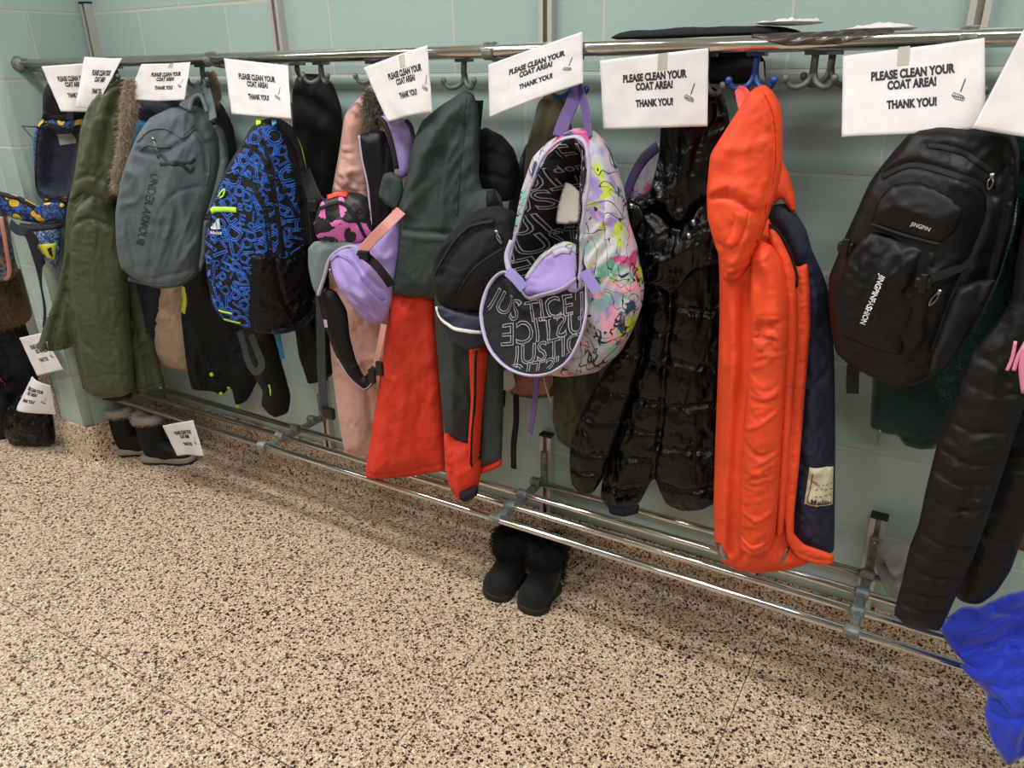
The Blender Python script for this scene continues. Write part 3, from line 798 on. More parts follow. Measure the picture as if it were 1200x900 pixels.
YS = -0.281
sign([(49, 78), (112, 73), (108, 131), (74, 131)], [YS, YS, YS + .01, YS - .02], 'paper sign on the rail by the pier, half hidden by another sheet', .006, 1, uc=.52)
sign([(100, 67), (143, 68), (112, 124), (93, 128)], [YS - .03, YS - .03, YS - .06, YS - .09], 'narrow curled paper sign overlapping the leftmost sheet on the rail', .01, 2, us=.95, uc=.55)
sign([(166, 75), (224, 73), (219, 118), (149, 116)], [YS, YS, YS - .02, YS - .03], 'paper sign taped above the plain grey backpack', .008, 3, tape=(.6, 0, .12), uc=.53)
sign([(262, 68), (338, 77), (343, 140), (270, 133)], [YS - .01, YS - .01, YS - .05, YS - .05], 'paper sign taped above the black and blue patterned backpack', .004, 4, uc=.48)
sign([(425, 79), (501, 53), (508, 132), (451, 142)], [YS, YS - .005, YS - .015, YS - .03], 'yellowish paper sign left of the slate and orange snow pants', .008, 5, tape=(.62, .02, .22), uc=.6, us=.95)
sign([(572, 76), (682, 37), (682, 97), (573, 138)], [YS, YS, YS - .015, YS - .015], 'steeply tilted paper sign above the flower print backpack', .006, 6, uc=.52)
sign([(703, 71), (830, 56), (828, 148), (708, 152)], [YS, YS, YS - .01, YS - .01], 'paper sign above the glossy black puffer jacket', .004, 7, tape=(.6, .0, .22), uc=.5)
sign([(988, 66), (1154, 44), (1155, 149), (987, 162)], [YS - .01, YS - .01, YS - .06, YS - .06], 'large near paper sign above the black backpack with white lettering', .005, 8, tape=(.45, -.02, .2), uc=.49)
sign([(1207, 20), (1330, 60), (1290, 170), (1139, 151)], [YS - .05, YS - .05, YS - .10, YS - .10], 'paper sign cut off by the right edge, overlapping its neighbour', .006, 9, text=False)
sign([(190, 499), (227, 492), (242, 533), (206, 535)], [-.31, -.31, -.31, -.31], 'paper sign hanging from the low rack beside the grey lined boots', .008, 10, uc=.52)
sign([(22, 396), (50, 390), (76, 433), (41, 441)], [-.36, -.36, -.37, -.39], 'fallen paper sign leaning on the pier beside the green parka', .006, 11, uc=.55)
sign([(36, 441), (58, 452), (61, 486), (13, 478)], [-.37, -.37, -.37, -.42], 'bent paper sign draped on the black puffy coat left of the pier', .03, 12, uc=.5)

# ---------------------------------------------------------------- hooks in view
GH = None
hook(545, 98, 'bare grey double hook above the slate snow pants')
hook(952, 96, 'grey hook under the rail, left one of the empty pair by the orange parka')
hook(972, 93, 'grey hook under the rail, right one of the empty pair nearest the big sign', Y=-.185)
hook(884, 98, 'blue double hook holding the orange parka', 'blue_hook')
hook(672, 108, 'blue hook behind the tilted sign holding the flower print backpack', 'blue_hook')
hook(240, 96, 'grey hook above the plain grey backpack'); hook(350, 90, 'grey hook holding the black hooded coat', n=1, Y=-.16)
hook(378, 92, 'grey hook just right of the black hooded coat')
hook(310, 108, 'grey hook behind the sign above the blue patterned backpack'); hook(826, 104, 'grey hook holding the glossy black puffer jacket', n=1)
hook(1120, 110, 'grey hook behind the big near sign')
hook(440, 92, 'grey hook above the pink coat, behind the yellowish sign')
hook(138, 92, 'grey hook holding the green parka'); hook(75, 100, 'grey hook in the corner holding the yellow spotted bag')
# ================================================================ helpers for clothing
def tl(s, txt, a, b, bold=0.0, outline=0.0, ysc=1.0, lift=.0025, spacing=1.0, flip=False):
    """place one line of text running from pixel a to pixel b on the sheet"""
    V, Fc = text_vf(txt, bold, outline, spacing); V = V.copy(); A, B = s.uv(*a), s.uv(*b); d = B - A; w_ = np.linalg.norm(d); d /= w_
    k = w_ / (V[:, 0].max() - V[:, 0].min()); nn = np.array([-d[1], d[0]]); c = (A + B) / 2
    x0 = (V[:, 0].max() + V[:, 0].min()) / 2
    P = c + np.outer((V[:, 0] - x0) * k * (-1 if flip else 1), d) + np.outer(V[:, 1] * k * ysc, nn)
    return (P, V[:, 2] * k, Fc)
def glyph(s, txt, P0, size, ang, outline=0.03, bold=0.0, mirror=False):
    V, Fc = text_vf(txt, bold, outline); a = math.radians(ang); x = V[:, 0] * size * (-1 if mirror else 1); y = V[:, 1] * size
    P = np.stack([x * math.cos(a) - y * math.sin(a), x * math.sin(a) + y * math.cos(a)], 1) + P0
    return (P, V[:, 2] * size, Fc)
def root_at(name, label, cat_, px, py, Y, group=None): return thing(name, label, cat_, G(px, py, Y), group)

# ================================================================ behind: coats nearest the wall
# navy jacket behind the grey pack
r_ = root_at('navy_jacket', 'navy jacket with a cyan panel squeezed behind the plain grey backpack', 'jacket', 200, 115, -.15)
s = Sheet([(158, 116), (200, 108), (232, 118), (245, 150), (250, 250), (225, 325), (192, 340), (183, 380), (180, 408), (170, 404), (163, 352), (150, 300), (147, 200), (150, 150)], -.15, 30, T=.03, wr=(.01, .05, 90, 3), seed=3, res=.012)
s.build('body', 'navycloth', r_)
s.patch('panel', [(152, 148), (166, 139), (178, 142), (182, 165), (160, 170)], 'cyan', r_, T=.006)
# beige trousers / coat
r_ = root_at('beige_coat', 'crumpled beige garment below the plain grey backpack', 'coat', 200, 300, -.13)
s = Sheet([(180, 300), (222, 300), (228, 400), (223, 435), (205, 433), (192, 429), (178, 410), (182, 370)], -.155, 30, T=.03, wr=(.016, .05, 70, 2), seed=9, res=.01); s.build('body', 'beige', r_)
# black jacket with lime snaps
r_ = root_at('black_jacket', 'black jacket with lime snaps behind the grey and the blue patterned backpacks', 'jacket', 245, 108, -.15)
s = Sheet([(225, 112), (246, 108), (262, 124), (274, 150), (280, 200), (292, 260), (310, 340), (312, 400), (305, 440), (290, 470), (276, 476), (271, 452), (259, 465), (252, 459), (224, 457), (218, 424), (212, 372), (214, 335), (225, 250), (222, 160)], -.10, 30, T=.04, wr=(.014, .05, 85, 3), seed=5, res=.01)
s.build('body', 'blackmatte', r_)
for q in ((254, 433), (261, 459), (270, 452), (279, 474)):
    p = s.at(*q); V, Fc = sweep_vf([p - s.n * .003, p + s.n * .004, p + s.n * .007], circ(.007, 12), (0, 0, 1), scales=[1, 1, .6]); link('snap', V, Fc, 'neon', r_)
s.ribbon('collar_panel', [(216, 335), (219, 350), (216, 365)], .02, 'yellow', r_)
s2 = Sheet([(280, 385), (318, 380), (330, 425), (341, 465), (338, 484), (322, 490), (306, 476), (308, 458), (297, 440), (285, 420)], -.20, 30, T=.045, Rr=.06, wr=(.012, .04, 80, 2), seed=6, res=.009); s2.build('sleeve', 'blackmatte', r_)
s2.ribbon('reflective_tab', [(319, 446), (321, 458)], .006, 'neon', r_)
s3 = Sheet([(240, 84), (252, 82), (258, 100), (260, 118), (248, 122), (241, 108)], -.2, 30, T=.02, res=.01); f_ = s3.build('fur_trim', 'tanfur', r_); s3.fur('fur', None, 'tanfur', f_, 1200, .016, .001)
p0 = [G(281, 388, -.33), G(286, 405, -.34), G(291, 424, -.35), G(299, 436, -.35), (G(307, 428, -.34)), G(302, 412, -.33), G(294, 392, -.32)]
# black hooded coat
r_ = root_at('black_hooded_coat', 'black hooded coat between the blue patterned backpack and the pink coat', 'coat', 362, 86, -.2)
s = Sheet([(347, 90), (357, 86), (378, 87), (391, 99), (400, 125), (402, 150), (397, 187), (390, 225), (396, 300), (394, 380), (390, 440), (376, 447), (361, 451), (356, 433), (350, 418), (345, 380), (330, 300), (335, 200), (343, 150), (342, 110)], -.11, 25, T=.05, Rr=.07,
          folds=[([(365, 100), (372, 160), (370, 220)], .012, -.012), ([(385, 110), (388, 180), (380, 230)], .014, .008)], wr=(.01, .06, 88, 4), seed=12, res=.009); s.build('body', 'blackmatte', r_)
# black thing on the corner hook
r_ = root_at('black_hat', 'black knit hat on the corner hook above the yellow spotted bag', 'hat', 70, 92, -.2)
s = Sheet([(50, 112), (55, 97), (70, 91), (90, 95), (104, 110), (104, 138), (70, 142), (50, 136)], -.235, 40, T=.03, Rr=.07, wr=(.008, .04, 80, 2), res=.012); s.build('crown', 'blackmatte', r_)
s.ribbon('rib', [(51, 134), (70, 141), (102, 134)], .03, 'blackmatte', r_, th=.004)
# olive coat and a navy one behind the flower pack
r_ = root_at('navy_coat', 'navy coat edge showing between the small black backpack and the flower print backpack', 'coat', 615, 160, -.1)
s = Sheet([(616, 168), (640, 150), (660, 200), (660, 420), (620, 430), (598, 400), (590, 300), (598, 220)], -.09, 10, T=.03, wr=(.008, .05, 88, 3), res=.012); s.build('body', 'navycloth', r_)
r_ = root_at('olive_coat', 'olive coat hanging behind the flower print backpack', 'coat', 650, 106, -.2)
s = Sheet([(631, 118), (648, 107), (664, 109), (670, 150), (690, 250), (703, 440), (694, 500), (682, 520), (667, 526), (653, 516), (647, 490), (650, 440), (632, 400), (616, 300), (614, 205), (617, 172), (624, 146)], -.11, 8, T=.03, Rr=.06,
          folds=[([(645, 115), (640, 160), (630, 210)], .01, -.008), ([(680, 440), (668, 480), (666, 520)], .008, -.008)], wr=(.012, .045, 75, 2.5), seed=15, res=.008); s.build('body', 'olivecloth', r_)
r_ = root_at('pink_fleece', 'pink fleece with a white care tag poking out below the flower print backpack', 'fleece', 612, 400, -.16)
s = Sheet([(584, 400), (650, 400), (648, 448), (642, 461), (618, 463), (600, 459), (588, 452)], -.16, 5, T=.03, wr=(.008, .03, 0, 1.5), res=.007); f_ = s.build('body', 'pinkfuzz', r_); s.fur('pile', None, 'pinkfuzz', f_, 4000, .006, .0007)
t_ = Sheet([(588, 434), (600, 432), (605, 452), (596, 459), (588, 456)], -.205, 5, T=.001, res=.006, wr=(.001, .02, 30, 1)); t_.build('care_tag', 'tag', r_)
tube('drawcord', [G(637, 440, -.2), G(640, 455, -.2), (G(646, 472, -.2))], .0022, 'pinkcoat', r_, 4)
r_ = root_at('olive_hem', 'dark olive hem hanging just below the pink fleece', 'jacket', 620, 420, -.09)
s = Sheet([(590, 420), (655, 420), (652, 464), (625, 468), (596, 462)], -.105, 5, T=.02, wr=(.006, .03, 0, 1.5), res=.009); s.build('body', 'olivecloth', r_)
# ================================================================ green parka
r_ = root_at('green_parka', 'dark green padded parka with tan fur, hanging at the left end of the rail', 'parka', 138, 93, -.24)
s = Sheet([(130, 97), (146, 91), (152, 120), (152, 200), (150, 290), (165, 345), (185, 420), (195, 456), (176, 460), (158, 463), (114, 463), (97, 458), (86, 405), (78, 409), (62, 412), (43, 409), (50, 386), (66, 345), (75, 300), (78, 245), (88, 200), (94, 150), (103, 122), (118, 104)], -.285, 38, T=.04, Rr=.05,
          folds=[([(76, 300), (66, 350), (55, 405)], .008, .012), ([(60, 412), (76, 350), (84, 300)], .008, -.015), ([(97, 455), (86, 400), (82, 340)], .012, -.02), ([(160, 458), (150, 400), (146, 330)], .012, -.02), ([(185, 457), (172, 400), (158, 345)], .006, -.008)],
          wr=[(.010, .05, 80, 2.5), (.004, .018, 20, 2)], seed=21, res=.007)
b_ = s.build('body', 'green_nylon', r_)
s.ribbon('hem', [(44, 403), (60, 407), (77, 404)], .012, 'green_nylon', b_, th=.002); s.ribbon('placket_seam', [(178, 458), (168, 405), (154, 345)], .006, 'green_lining', b_)
s.ribbon('hem', [(100, 456), (112, 458)], .012, 'green_nylon', b_, th=.002)
s.ribbon('hem', [(160, 455), (175, 453), (193, 449)], .012, 'green_nylon', b_, th=.002)
puller('zip_pull', s.at(59, 369, .004), r_, L=.045, w_=.009)
puller('zip_pull', s.at(60, 398, .004), r_, L=.02)
for q in ((57, 408), (190, 452), (161, 286)):
    p = s.at(*q, .002); V, Fc = sweep_vf([p - s.n * .003, p + s.n * .003], circ(.006, 10), (0, 0, 1)); link('snap', V, Fc, 'metalpull', b_)
s = Sheet([(84, 262), (92, 240), (112, 226), (136, 232), (148, 262), (150, 320), (152, 380), (158, 458), (148, 463), (125, 465), (110, 462), (100, 440), (92, 390), (84, 330)], -.34, 38, rnd=.7, T=.07, Rr=.11,
          folds=[([(84, 270), (110, 252), (148, 268)], .006, -.010), ([(100, 440), (130, 432), (155, 436)], .006, -.003), ([(92, 385), (110, 400), (120, 410)], .008, -.004), ([(88, 350), (104, 372), (110, 390)], .01, .005), ([(112, 455), (135, 458), (156, 455)], .004, -.004)],
          wr=[(.006, .05, 75, 3), (.003, .016, -20, 2.5)], seed=23, res=.006)
a_ = s.build('sleeve', 'green_nylon', r_)
c_ = Sheet([(118, 458), (154, 457), (155, 467), (136, 471), (119, 468)], -.35, 38, T=.05, Rr=.06, res=.007); c_.build('ribbed_cuff', 'blackmatte', a_)
s = Sheet([(130, 98), (146, 91), (149, 110), (145, 150), (138, 190), (133, 240), (118, 232), (98, 226), (84, 236), (92, 180), (95, 150), (104, 122), (118, 104)], -.335, 38, T=.05, Rr=.08,
          folds=[([(134, 105), (118, 140), (103, 190)], .012, .012), ([(140, 110), (128, 160), (122, 205)], .010, -.012), ([(86, 214), (108, 204), (134, 218)], .006, -.008)], wr=[(.008, .04, 70, 3)], seed=24, res=.006)
h_ = s.build('hood', 'green_nylon', r_)
s = Sheet([(147, 92), (160, 91), (164, 118), (158, 150), (148, 190), (137, 226), (132, 215), (139, 170), (144, 130)], -.32, 38, T=.035, Rr=.04, res=.007, wr=(.006, .02, 80, 1.5), seed=3)
f_ = s.build('fur_trim', 'tanfur', r_); s.fur('fur', None, 'tanfur', f_, 7000, .018, .0009)
# ================================================================ yellow spotted bag in the corner
r_ = root_at('spotted_backpack', 'open blue backpack with yellow spots hanging beside the green parka', 'backpack', 75, 100, -.25)
s = Sheet([(46, 143), (60, 136), (74, 138), (98, 134), (104, 145), (98, 195), (88, 236), (76, 243), (56, 240), (43, 228), (40, 200), (39, 160)], -.27, 38, T=.012, Rr=.02, dents=[([(49, 150), (62, 146), (80, 152), (95, 148), (98, 162), (94, 195), (84, 226), (70, 230), (46, 222), (44, 190)], .04, .04)], wr=(.004, .03, 60, 2), res=.008)
b_ = s.build('body', 'blobprint', r_, depth=.04)
s2 = Sheet([(49, 150), (62, 146), (80, 152), (98, 150), (108, 165), (104, 205), (92, 224), (70, 230), (46, 222), (44, 190)], -.27, 38, T=.0, Tb=.0, ref=(0, 0)) if False else None
lp = [(48, 149), (62, 145), (80, 151), (96, 147), (99, 162), (95, 196), (85, 228), (70, 232), (45, 224), (43, 190)]
s.patch('lining', lp, 'navycloth', b_, lift=.003, res=.008); s.ribbon('piping', lp, .006, 'strapblk', b_, closed=True, round_=True)
s.patch('inner_label', [(64, 158), (85, 156), (88, 168), (67, 171)], 'greycloth', b_, lift=.006)
s = Sheet([(-40, 222), (0, 224), (24, 230), (42, 240), (58, 237), (76, 238), (78, 257), (55, 261), (32, 260), (12, 255), (-10, 252), (-40, 248)], -.37, 30, T=.012, wr=(.006, .04, 20, 2), res=.008, seed=8)
f_ = s.build('front_flap', 'blobprint', r_); s.ribbon('zip', [(-36, 224), (0, 227), (22, 233), (42, 243)], .012, 'strapblk', f_)
s = Sheet([(22, 262), (45, 262), (68, 260), (72, 264), (70, 300), (66, 316), (58, 308), (48, 296), (36, 282)], -.34, 35, T=.03, res=.008, wr=(.005, .03, 40, 2)); f_ = s.build('front_pocket', 'bluecheck', r_)
s.patch('patch', [(47, 286), (56, 284), (68, 284), (66, 304), (58, 300)], 'yellow', f_, T=.002)
s.patch('patch_stripe', [(60, 289), (64, 288), (65, 300), (62, 297)], 'strapblk', f_, lift=.005)
s.ribbon('zip', [(24, 265), (45, 266), (74, 263)], .02, 'strapblk', f_)
strap('strap', [G(12, 262, -.40), G(20, 269, -.40), G(34, 274, -.39), G(44, 300, -.35), G(52, 330, -.33), G(57, 362, -.33), G(56, 385, -.33)], .035, .004, 'navycloth', r_, (0.5, -1, 0))
strap('strap', [G(60, 140, -.27), G(66, 118, -.25), G(75, 104, -.24)], .025, .004, 'strapblk', r_, (0.5, -1, 0)); strap('strap', [G(82, 140, -.27), G(84, 118, -.25), G(78, 104, -.24)], .025, .004, 'strapblk', r_, (0.5, -1, 0))
tube('drawcord', [G(26, 148, -.30), (G(50, 149, -.30))], .0022, 'navycloth', r_)
# ================================================================ grey backpack
r_ = root_at('grey_backpack', 'plain dark grey backpack with black vertical lettering', 'backpack', 238, 95, -.24)
FR = [(160, 161), (174, 141), (200, 129), (228, 127), (246, 137), (257, 160), (258, 190), (252, 215), (245, 240), (238, 262), (236, 295), (230, 323), (212, 336), (187, 339), (158, 328), (141, 314), (136, 287), (135, 250), (140, 217), (149, 187)]
s = Sheet(FR, -.34, 48, T=.055, Rr=.11, res=.006, seed=31, folds=[([(207, 224), (190, 243), (181, 280), (178, 310)], .004, -.004), ([(235, 217), (220, 219), (207, 224)], .004, -.004), ([(163, 176), (185, 180), (212, 168), (228, 152)], .008, -.006), ([(166, 170), (188, 172), (214, 160)], .01, .004),
          ([(228, 150), (240, 170), (243, 200)], .006, -.008), ([(150, 330), (190, 322), (232, 312)], .005, -.004), ([(158, 200), (175, 230), (180, 250)], .02, .006), ([(200, 190), (215, 230), (222, 300)], .016, .006), ([(150, 210), (152, 260), (160, 310)], .012, -.006)], wr=[(.006, .07, 70, 3), (.002, .02, 40, 3)])
b_ = s.build('body', 'greypack', r_, depth=.08)
s.ribbon('zip', [(161, 166), (176, 152), (196, 150), (216, 160), (230, 150), (238, 160), (246, 185), (243, 215)], .005, 'greypack', b_)
s.ribbon('pocket_zip', [(165, 176), (174, 169), (186, 171), (202, 171)], .005, 'greypack_dk', b_)
puller('zip_pull', s.at(181, 162, .004), b_, L=.035, w_=.006, dirv=(.35, 0, -1))
s.ribbon('emblem', [(186, 184), (191, 181), (203, 190), (216, 189), (226, 188), (229, 184)], .010, 'darkprint', b_, lift=.0004, th=.0003)
s.ribbon('emblem', [(189, 191), (198, 190), (207, 187), (218, 194), (224, 200), (228, 194)], .010, 'darkprint', b_, lift=.0004, th=.0003)
s.letters([tl(s, 'UNDER ARMOUR', (183, 202), (165, 285), 0.01, ysc=1.15, lift=.001)], 'lettering', 'darkprint', b_, lift=.0015)
s.ribbon('bottom_band', [(150, 327), (185, 334), (212, 331), (232, 316)], .012, 'greypack_dk', b_, lift=.001)
s2 = Sheet([(246, 140), (262, 152), (268, 175), (268, 195), (262, 215), (250, 240), (244, 262), (242, 300), (236, 318), (232, 318), (236, 290), (238, 262), (250, 225), (258, 190), (256, 160)], -.29, 48, T=.025, Rr=.05, res=.007, wr=(.004, .03, 80, 2), seed=4); s2.build('side_panel', 'greypack', r_)
for q in ([(214, 126), (226, 112), (236, 97)], [(250, 140), (246, 118), (240, 97)]):
    strap('strap', [G(q[0][0], q[0][1], -.32), G(q[1][0], q[1][1], -.28), G(q[2][0], q[2][1], -.235)], .022, .005, 'greypack', r_, (.6, -1, 0))
tube('handle', [G(222, 130, -.33), G(226, 116, -.31), G(236, 113, -.30), G(243, 132, -.31)], .006, 'greypack', r_, 6)
s3 = Sheet([(258, 210), (265, 205), (262, 225), (250, 250), (243, 252), (250, 230)], -.30, 48, T=.012, res=.007); s3.build('shoulder_strap', 'greypack_dk', r_)
# ================================================================ blue patterned backpack
r_ = root_at('patterned_backpack', 'black backpack covered in blue outlined letters with lime trim', 'backpack', 310, 110, -.24)
FR = [(283, 170), (292, 152), (309, 143), (325, 143), (338, 152), (349, 175), (356, 205), (361, 240), (366, 290), (372, 335), (370, 367), (354, 386), (328, 392), (300, 390), (260, 374), (248, 357), (242, 318), (239, 288), (243, 264), (249, 233), (262, 204), (273, 184)]
def side_drop(s_, P):
    # the right third of the bag falls away from the front panel
    A, B = s_.uv(310, 150), s_.uv(303, 385); d = (B - A) / np.linalg.norm(B - A); nn = np.array([-d[1], d[0]]); x = (P - A) @ nn
    return -0.55 * np.maximum(0, x - .01)
s = Sheet(FR, -.345, 36, T=.05, Rr=.09, res=.0058, seed=41, extra=side_drop, folds=[([(284, 169), (300, 173), (313, 186), (322, 215), (329, 262)], .004, -.006), ([(263, 205), (285, 206), (300, 215), (315, 243), (320, 296)], .004, -.007), ([(310, 165), (325, 205), (345, 250), (354, 268)], .004, -.006),
          ([(300, 293), (324, 299), (338, 305), (354, 297)], .004, -.004), ([(325, 300), (332, 345), (345, 380)], .006, -.006), ([(310, 345), (335, 360), (368, 350)], .007, -.005), ([(298, 300), (298, 345), (298, 385)], .004, -.004)], wr=[(.005, .06, 70, 3), (.0015, .02, 20, 2)])
b_ = s.build('body', 'blackpanel', r_, depth=.08)
s.patch('lower_panel', [(300, 294), (312, 296), (324, 300), (338, 305), (353, 297), (361, 285), (367, 300), (371, 335), (369, 365), (353, 384), (328, 390), (302, 388), (297, 360), (299, 325)], 'blackpack', b_, lift=.002)
blue_region = resample(s.uvs([(284, 172), (294, 154), (309, 146), (325, 146), (336, 170), (345, 210), (351, 250), (354, 290), (338, 303), (322, 298), (301, 293), (298, 330), (296, 384), (262, 371), (250, 356), (244, 318), (241, 288), (245, 264), (251, 235), (264, 206), (274, 186)]), .01)
ex = (blue_region.min(0), blue_region.max(0)); items = []; sizes = []
centres = []
for k in range(5000):
    P0 = rng.uniform(ex[0], ex[1]); 
    if not inside(P0[None], blue_region)[0]: continue
    sz = rng.choice([.036, .044, .056])
    if any(np.linalg.norm(P0 - c) < .42 * (sz + z2) * .5 + .002 for c, z2 in centres): continue
    centres.append((P0, sz)); g_ = rng.choice(['a', 'd', 'i', 'o', 's', 'D', 'O', 'I', 'H', 'E', 'd', 'o', 'ID', 'A', 'L'])
    items.append(glyph(s, str(g_), P0, sz, rng.uniform(0, 360), outline=.026))
s.letters(items, 'letter_print', 'blueline', b_, lift=.0008, clip=blue_region)
zp = 'strapblk'
s.ribbon('zip', [(284, 169), (300, 173), (313, 186), (322, 215), (329, 262), (333, 300)], .011, zp, b_); s.ribbon('zip', [(263, 205), (285, 206), (300, 215), (315, 243), (320, 296)], .012, zp, b_); s.ribbon('zip', [(310, 160), (325, 205), (345, 250), (354, 268)], .009, zp, b_)
s.ribbon('pocket_zip', [(249, 248), (252, 244), (266, 243), (281, 243)], .013, 'neon', b_); s.ribbon('pocket_edge', [(249, 246), (248, 262)], .007, zp, b_)
s.ribbon('zip_pull', [(258, 229), (262, 223), (266, 220), (265, 227), (260, 230)], .004, 'neon', b_, lift=.004)
s.ribbon('stripe', [(259, 361), (275, 364)], .006, 'neon', b_); s.ribbon('stripe', [(264, 372), (284, 376)], .006, 'neon', b_)
for k, (x, hh) in enumerate(((251.5, 4), (255, 8), (259, 13))):
    s.patch('emblem', [(x - 1.2, 266), (x + 2.4, 266), (x + 1.6 - .5, 266 - hh), (x - 1.8, 266 - hh + 2)], 'white', b_, lift=.003)
s.letters([tl(s, 'adidas', (249, 269.5), (263, 270.5), .02)], 'lettering', 'white', b_, lift=.003)
s2 = Sheet([(322, 146), (338, 150), (352, 170), (360, 205), (364, 240), (369, 286), (358, 290), (350, 240), (340, 190)], -.25, 36, T=.02, Rr=.03, res=.008); a_ = s2.build('shoulder_strap', 'blackpack', r_)
s2.ribbon('trim', [(326, 149), (339, 153), (351, 172), (358, 205), (362, 240), (366, 284)], .010, 'neon', a_, round_=True)
strap('hanging_loop', [G(303, 146, -.33), G(304, 132, -.3), G(311, 112, -.245)], .014, .003, 'neon', r_, (.5, -1, 0)); strap('hanging_loop', [G(322, 146, -.33), G(318, 130, -.3), G(312, 112, -.245)], .014, .003, 'cyan', r_, (.5, -1, 0))
strap('dangling_strap', p0, .022, .003, 'strapgry', r_, (.3, -1, 0))
strap('dangling_strap', [G(325, 390, -.24), G(329, 410, -.24), G(331, 420, -.24)], .016, .003, 'cyan', r_, (.3, -1, 0))
# ================================================================ pink coat
r_ = root_at('pink_coat', 'pale pink coat with olive fur, behind the lavender backpack', 'coat', 440, 100, -.2)
s = Sheet([(433, 99), (414, 122), (403, 134), (400, 160), (396, 187), (389, 222), (386, 300), (386, 400), (391, 450), (398, 500), (404, 530), (418, 535), (432, 537), (450, 520), (478, 420), (480, 300), (476, 180), (462, 120), (448, 104)], -.15, 22, T=.045, Rr=.07,
          folds=[([(432, 422), (434, 450), (440, 500)], .008, -.016), ([(404, 150), (415, 170), (412, 220)], .014, .010), ([(400, 523), (415, 529), (434, 531)], .004, -.004)], wr=[(.010, .05, 85, 2.5), (.004, .02, 30, 2.5)], seed=51, res=.0075)
b_ = s.build('body', 'pinkcoat', r_); s.ribbon('hem', [(405, 528), (418, 532), (431, 534)], .012, 'pinkcoat', b_, th=.003)
s = Sheet([(418, 118), (404, 134), (401, 160), (398, 187), (390, 221), (400, 228), (418, 236), (431, 243), (434, 205), (424, 165), (430, 130)], -.20, 22, T=.04, Rr=.06, wr=[(.012, .035, -15, 2.5)], seed=54, res=.007); s.build('sleeve', 'pinkcoat', r_)
s = Sheet([(429, 102), (438, 108), (446, 122), (451, 142), (440, 153), (429, 152), (427, 125)], -.235, 22, T=.03, res=.008); f_ = s.build('fur_trim', 'olivefur', r_); s.fur('fur', None, 'olivefur', f_, 2500, .018, .0008)
# ================================================================ pink and black print bag
r_ = root_at('printed_pouch', 'small black bag with pink splashes above the lavender backpack', 'bag', 400, 215, -.27)
s = Sheet([(367, 263), (374, 240), (386, 229), (408, 226), (427, 230), (438, 247), (440, 274), (424, 285), (388, 285), (372, 281)], -.33, 30, T=.04, Rr=.06, wr=(.005, .04, 30, 2), res=.007, seed=8); b_ = s.build('body', 'pinkprint', r_, depth=.03)
s.ribbon('zip', [(376, 243), (400, 236), (418, 250), (430, 278)], .008, 'strapblk', b_); s.ribbon('trim', [(384, 231), (396, 227), (408, 228)], .010, 'redorange', b_)
strap('strap', [G(358, 205, -.27), G(366, 226, -.32), G(374, 240, -.33), G(386, 248, -.33)], .045, .005, 'strapblk', r_, (.4, -1, 0))
V, Fc = box_vf(G(370, 240, -.35) - .015, G(370, 240, -.35) + .015); o = link('buckle', V, Fc, 'plastic', r_, smooth=False); bevel_obj(o, .006)
# ================================================================ lavender backpack, fallen open
r_ = root_at('lavender_backpack', 'open lavender backpack with black straps left of the snow pants', 'backpack', 460, 130, -.24)
s = Sheet([(387, 300), (400, 290), (425, 286), (440, 276), (458, 258), (469, 252), (468, 300), (458, 352), (450, 378), (438, 380), (426, 372), (411, 358), (397, 337), (389, 318)], -.32, 24, T=.05, Rr=.07,
          folds=[([(396, 300), (412, 330), (442, 376)], .010, -.008), ([(410, 292), (440, 330), (458, 350)], .014, -.012), ([(440, 285), (455, 300), (470, 290)], .01, .008), ([(400, 325), (420, 340), (440, 350)], .02, .01)], wr=[(.006, .05, 135, 4), (.0015, .015, 120, 3)], seed=61, res=.006)
b_ = s.build('body', 'lavender', r_, depth=.02)
s.ribbon('zip', [(389, 304), (400, 297), (416, 305), (436, 330), (452, 350)], .006, 'lav', b_)
s2 = Sheet([(421, 158), (440, 152), (451, 153), (459, 180), (463, 207), (464, 228), (459, 250), (441, 270), (435, 268), (430, 213), (424, 187)], -.285, 24, T=.018, Rr=.02, folds=[([(452, 160), (452, 200), (450, 255)], .005, -.006)], wr=(.003, .03, 85, 3), res=.0065); a_ = s2.build('back_panel', 'blackpack', r_)
s2.ribbon('piping', [(421, 159), (425, 187), (431, 213), (434, 240), (436, 266)], .006, 'lavgrey', a_, round_=True)
s3 = Sheet([(444, 136), (462, 134), (479, 141), (485, 165), (479, 206), (468, 210), (461, 182), (452, 152)], -.262, 24, T=.02, wr=(.006, .03, 80, 2), res=.007, seed=3); a2 = s3.build('upper_panel', 'lavender', r_)
tube('strap_edge', [G(440, 146, -.3), G(442, 138, -.3), G(450, 144, -.3), G(458, 165, -.3), G(465, 198, -.3)], .006, 'strapblk', r_, 6)
tube('strap_edge', [G(476, 141, -.28), G(482, 150, -.28), G(486, 168, -.28)], .005, 'strapblk', r_, 6)
s4 = Sheet([(361, 291), (368, 283), (386, 281), (412, 284), (440, 293), (430, 302), (398, 294), (386, 306), (380, 328), (373, 349), (366, 336), (361, 312)], -.355, 24, T=.01, wr=(.004, .03, 60, 2), res=.006, seed=9); a3 = s4.build('flap', 'greylip', r_)
s4.ribbon('piping', [(373, 346), (380, 325), (386, 305), (397, 293), (414, 288), (436, 297)], .008, 'lavgrey', a3, round_=True)
s5 = Sheet([(372, 346), (381, 336), (394, 341), (407, 364), (410, 395), (417, 422), (427, 443), (436, 428), (443, 430), (440, 449), (428, 459), (408, 442), (393, 416), (380, 382)], -.33, 24, T=.014, Rr=.015, wr=(.004, .03, 120, 2), res=.006, seed=2); a4 = s5.build('shoulder_strap', 'blackpack', r_)
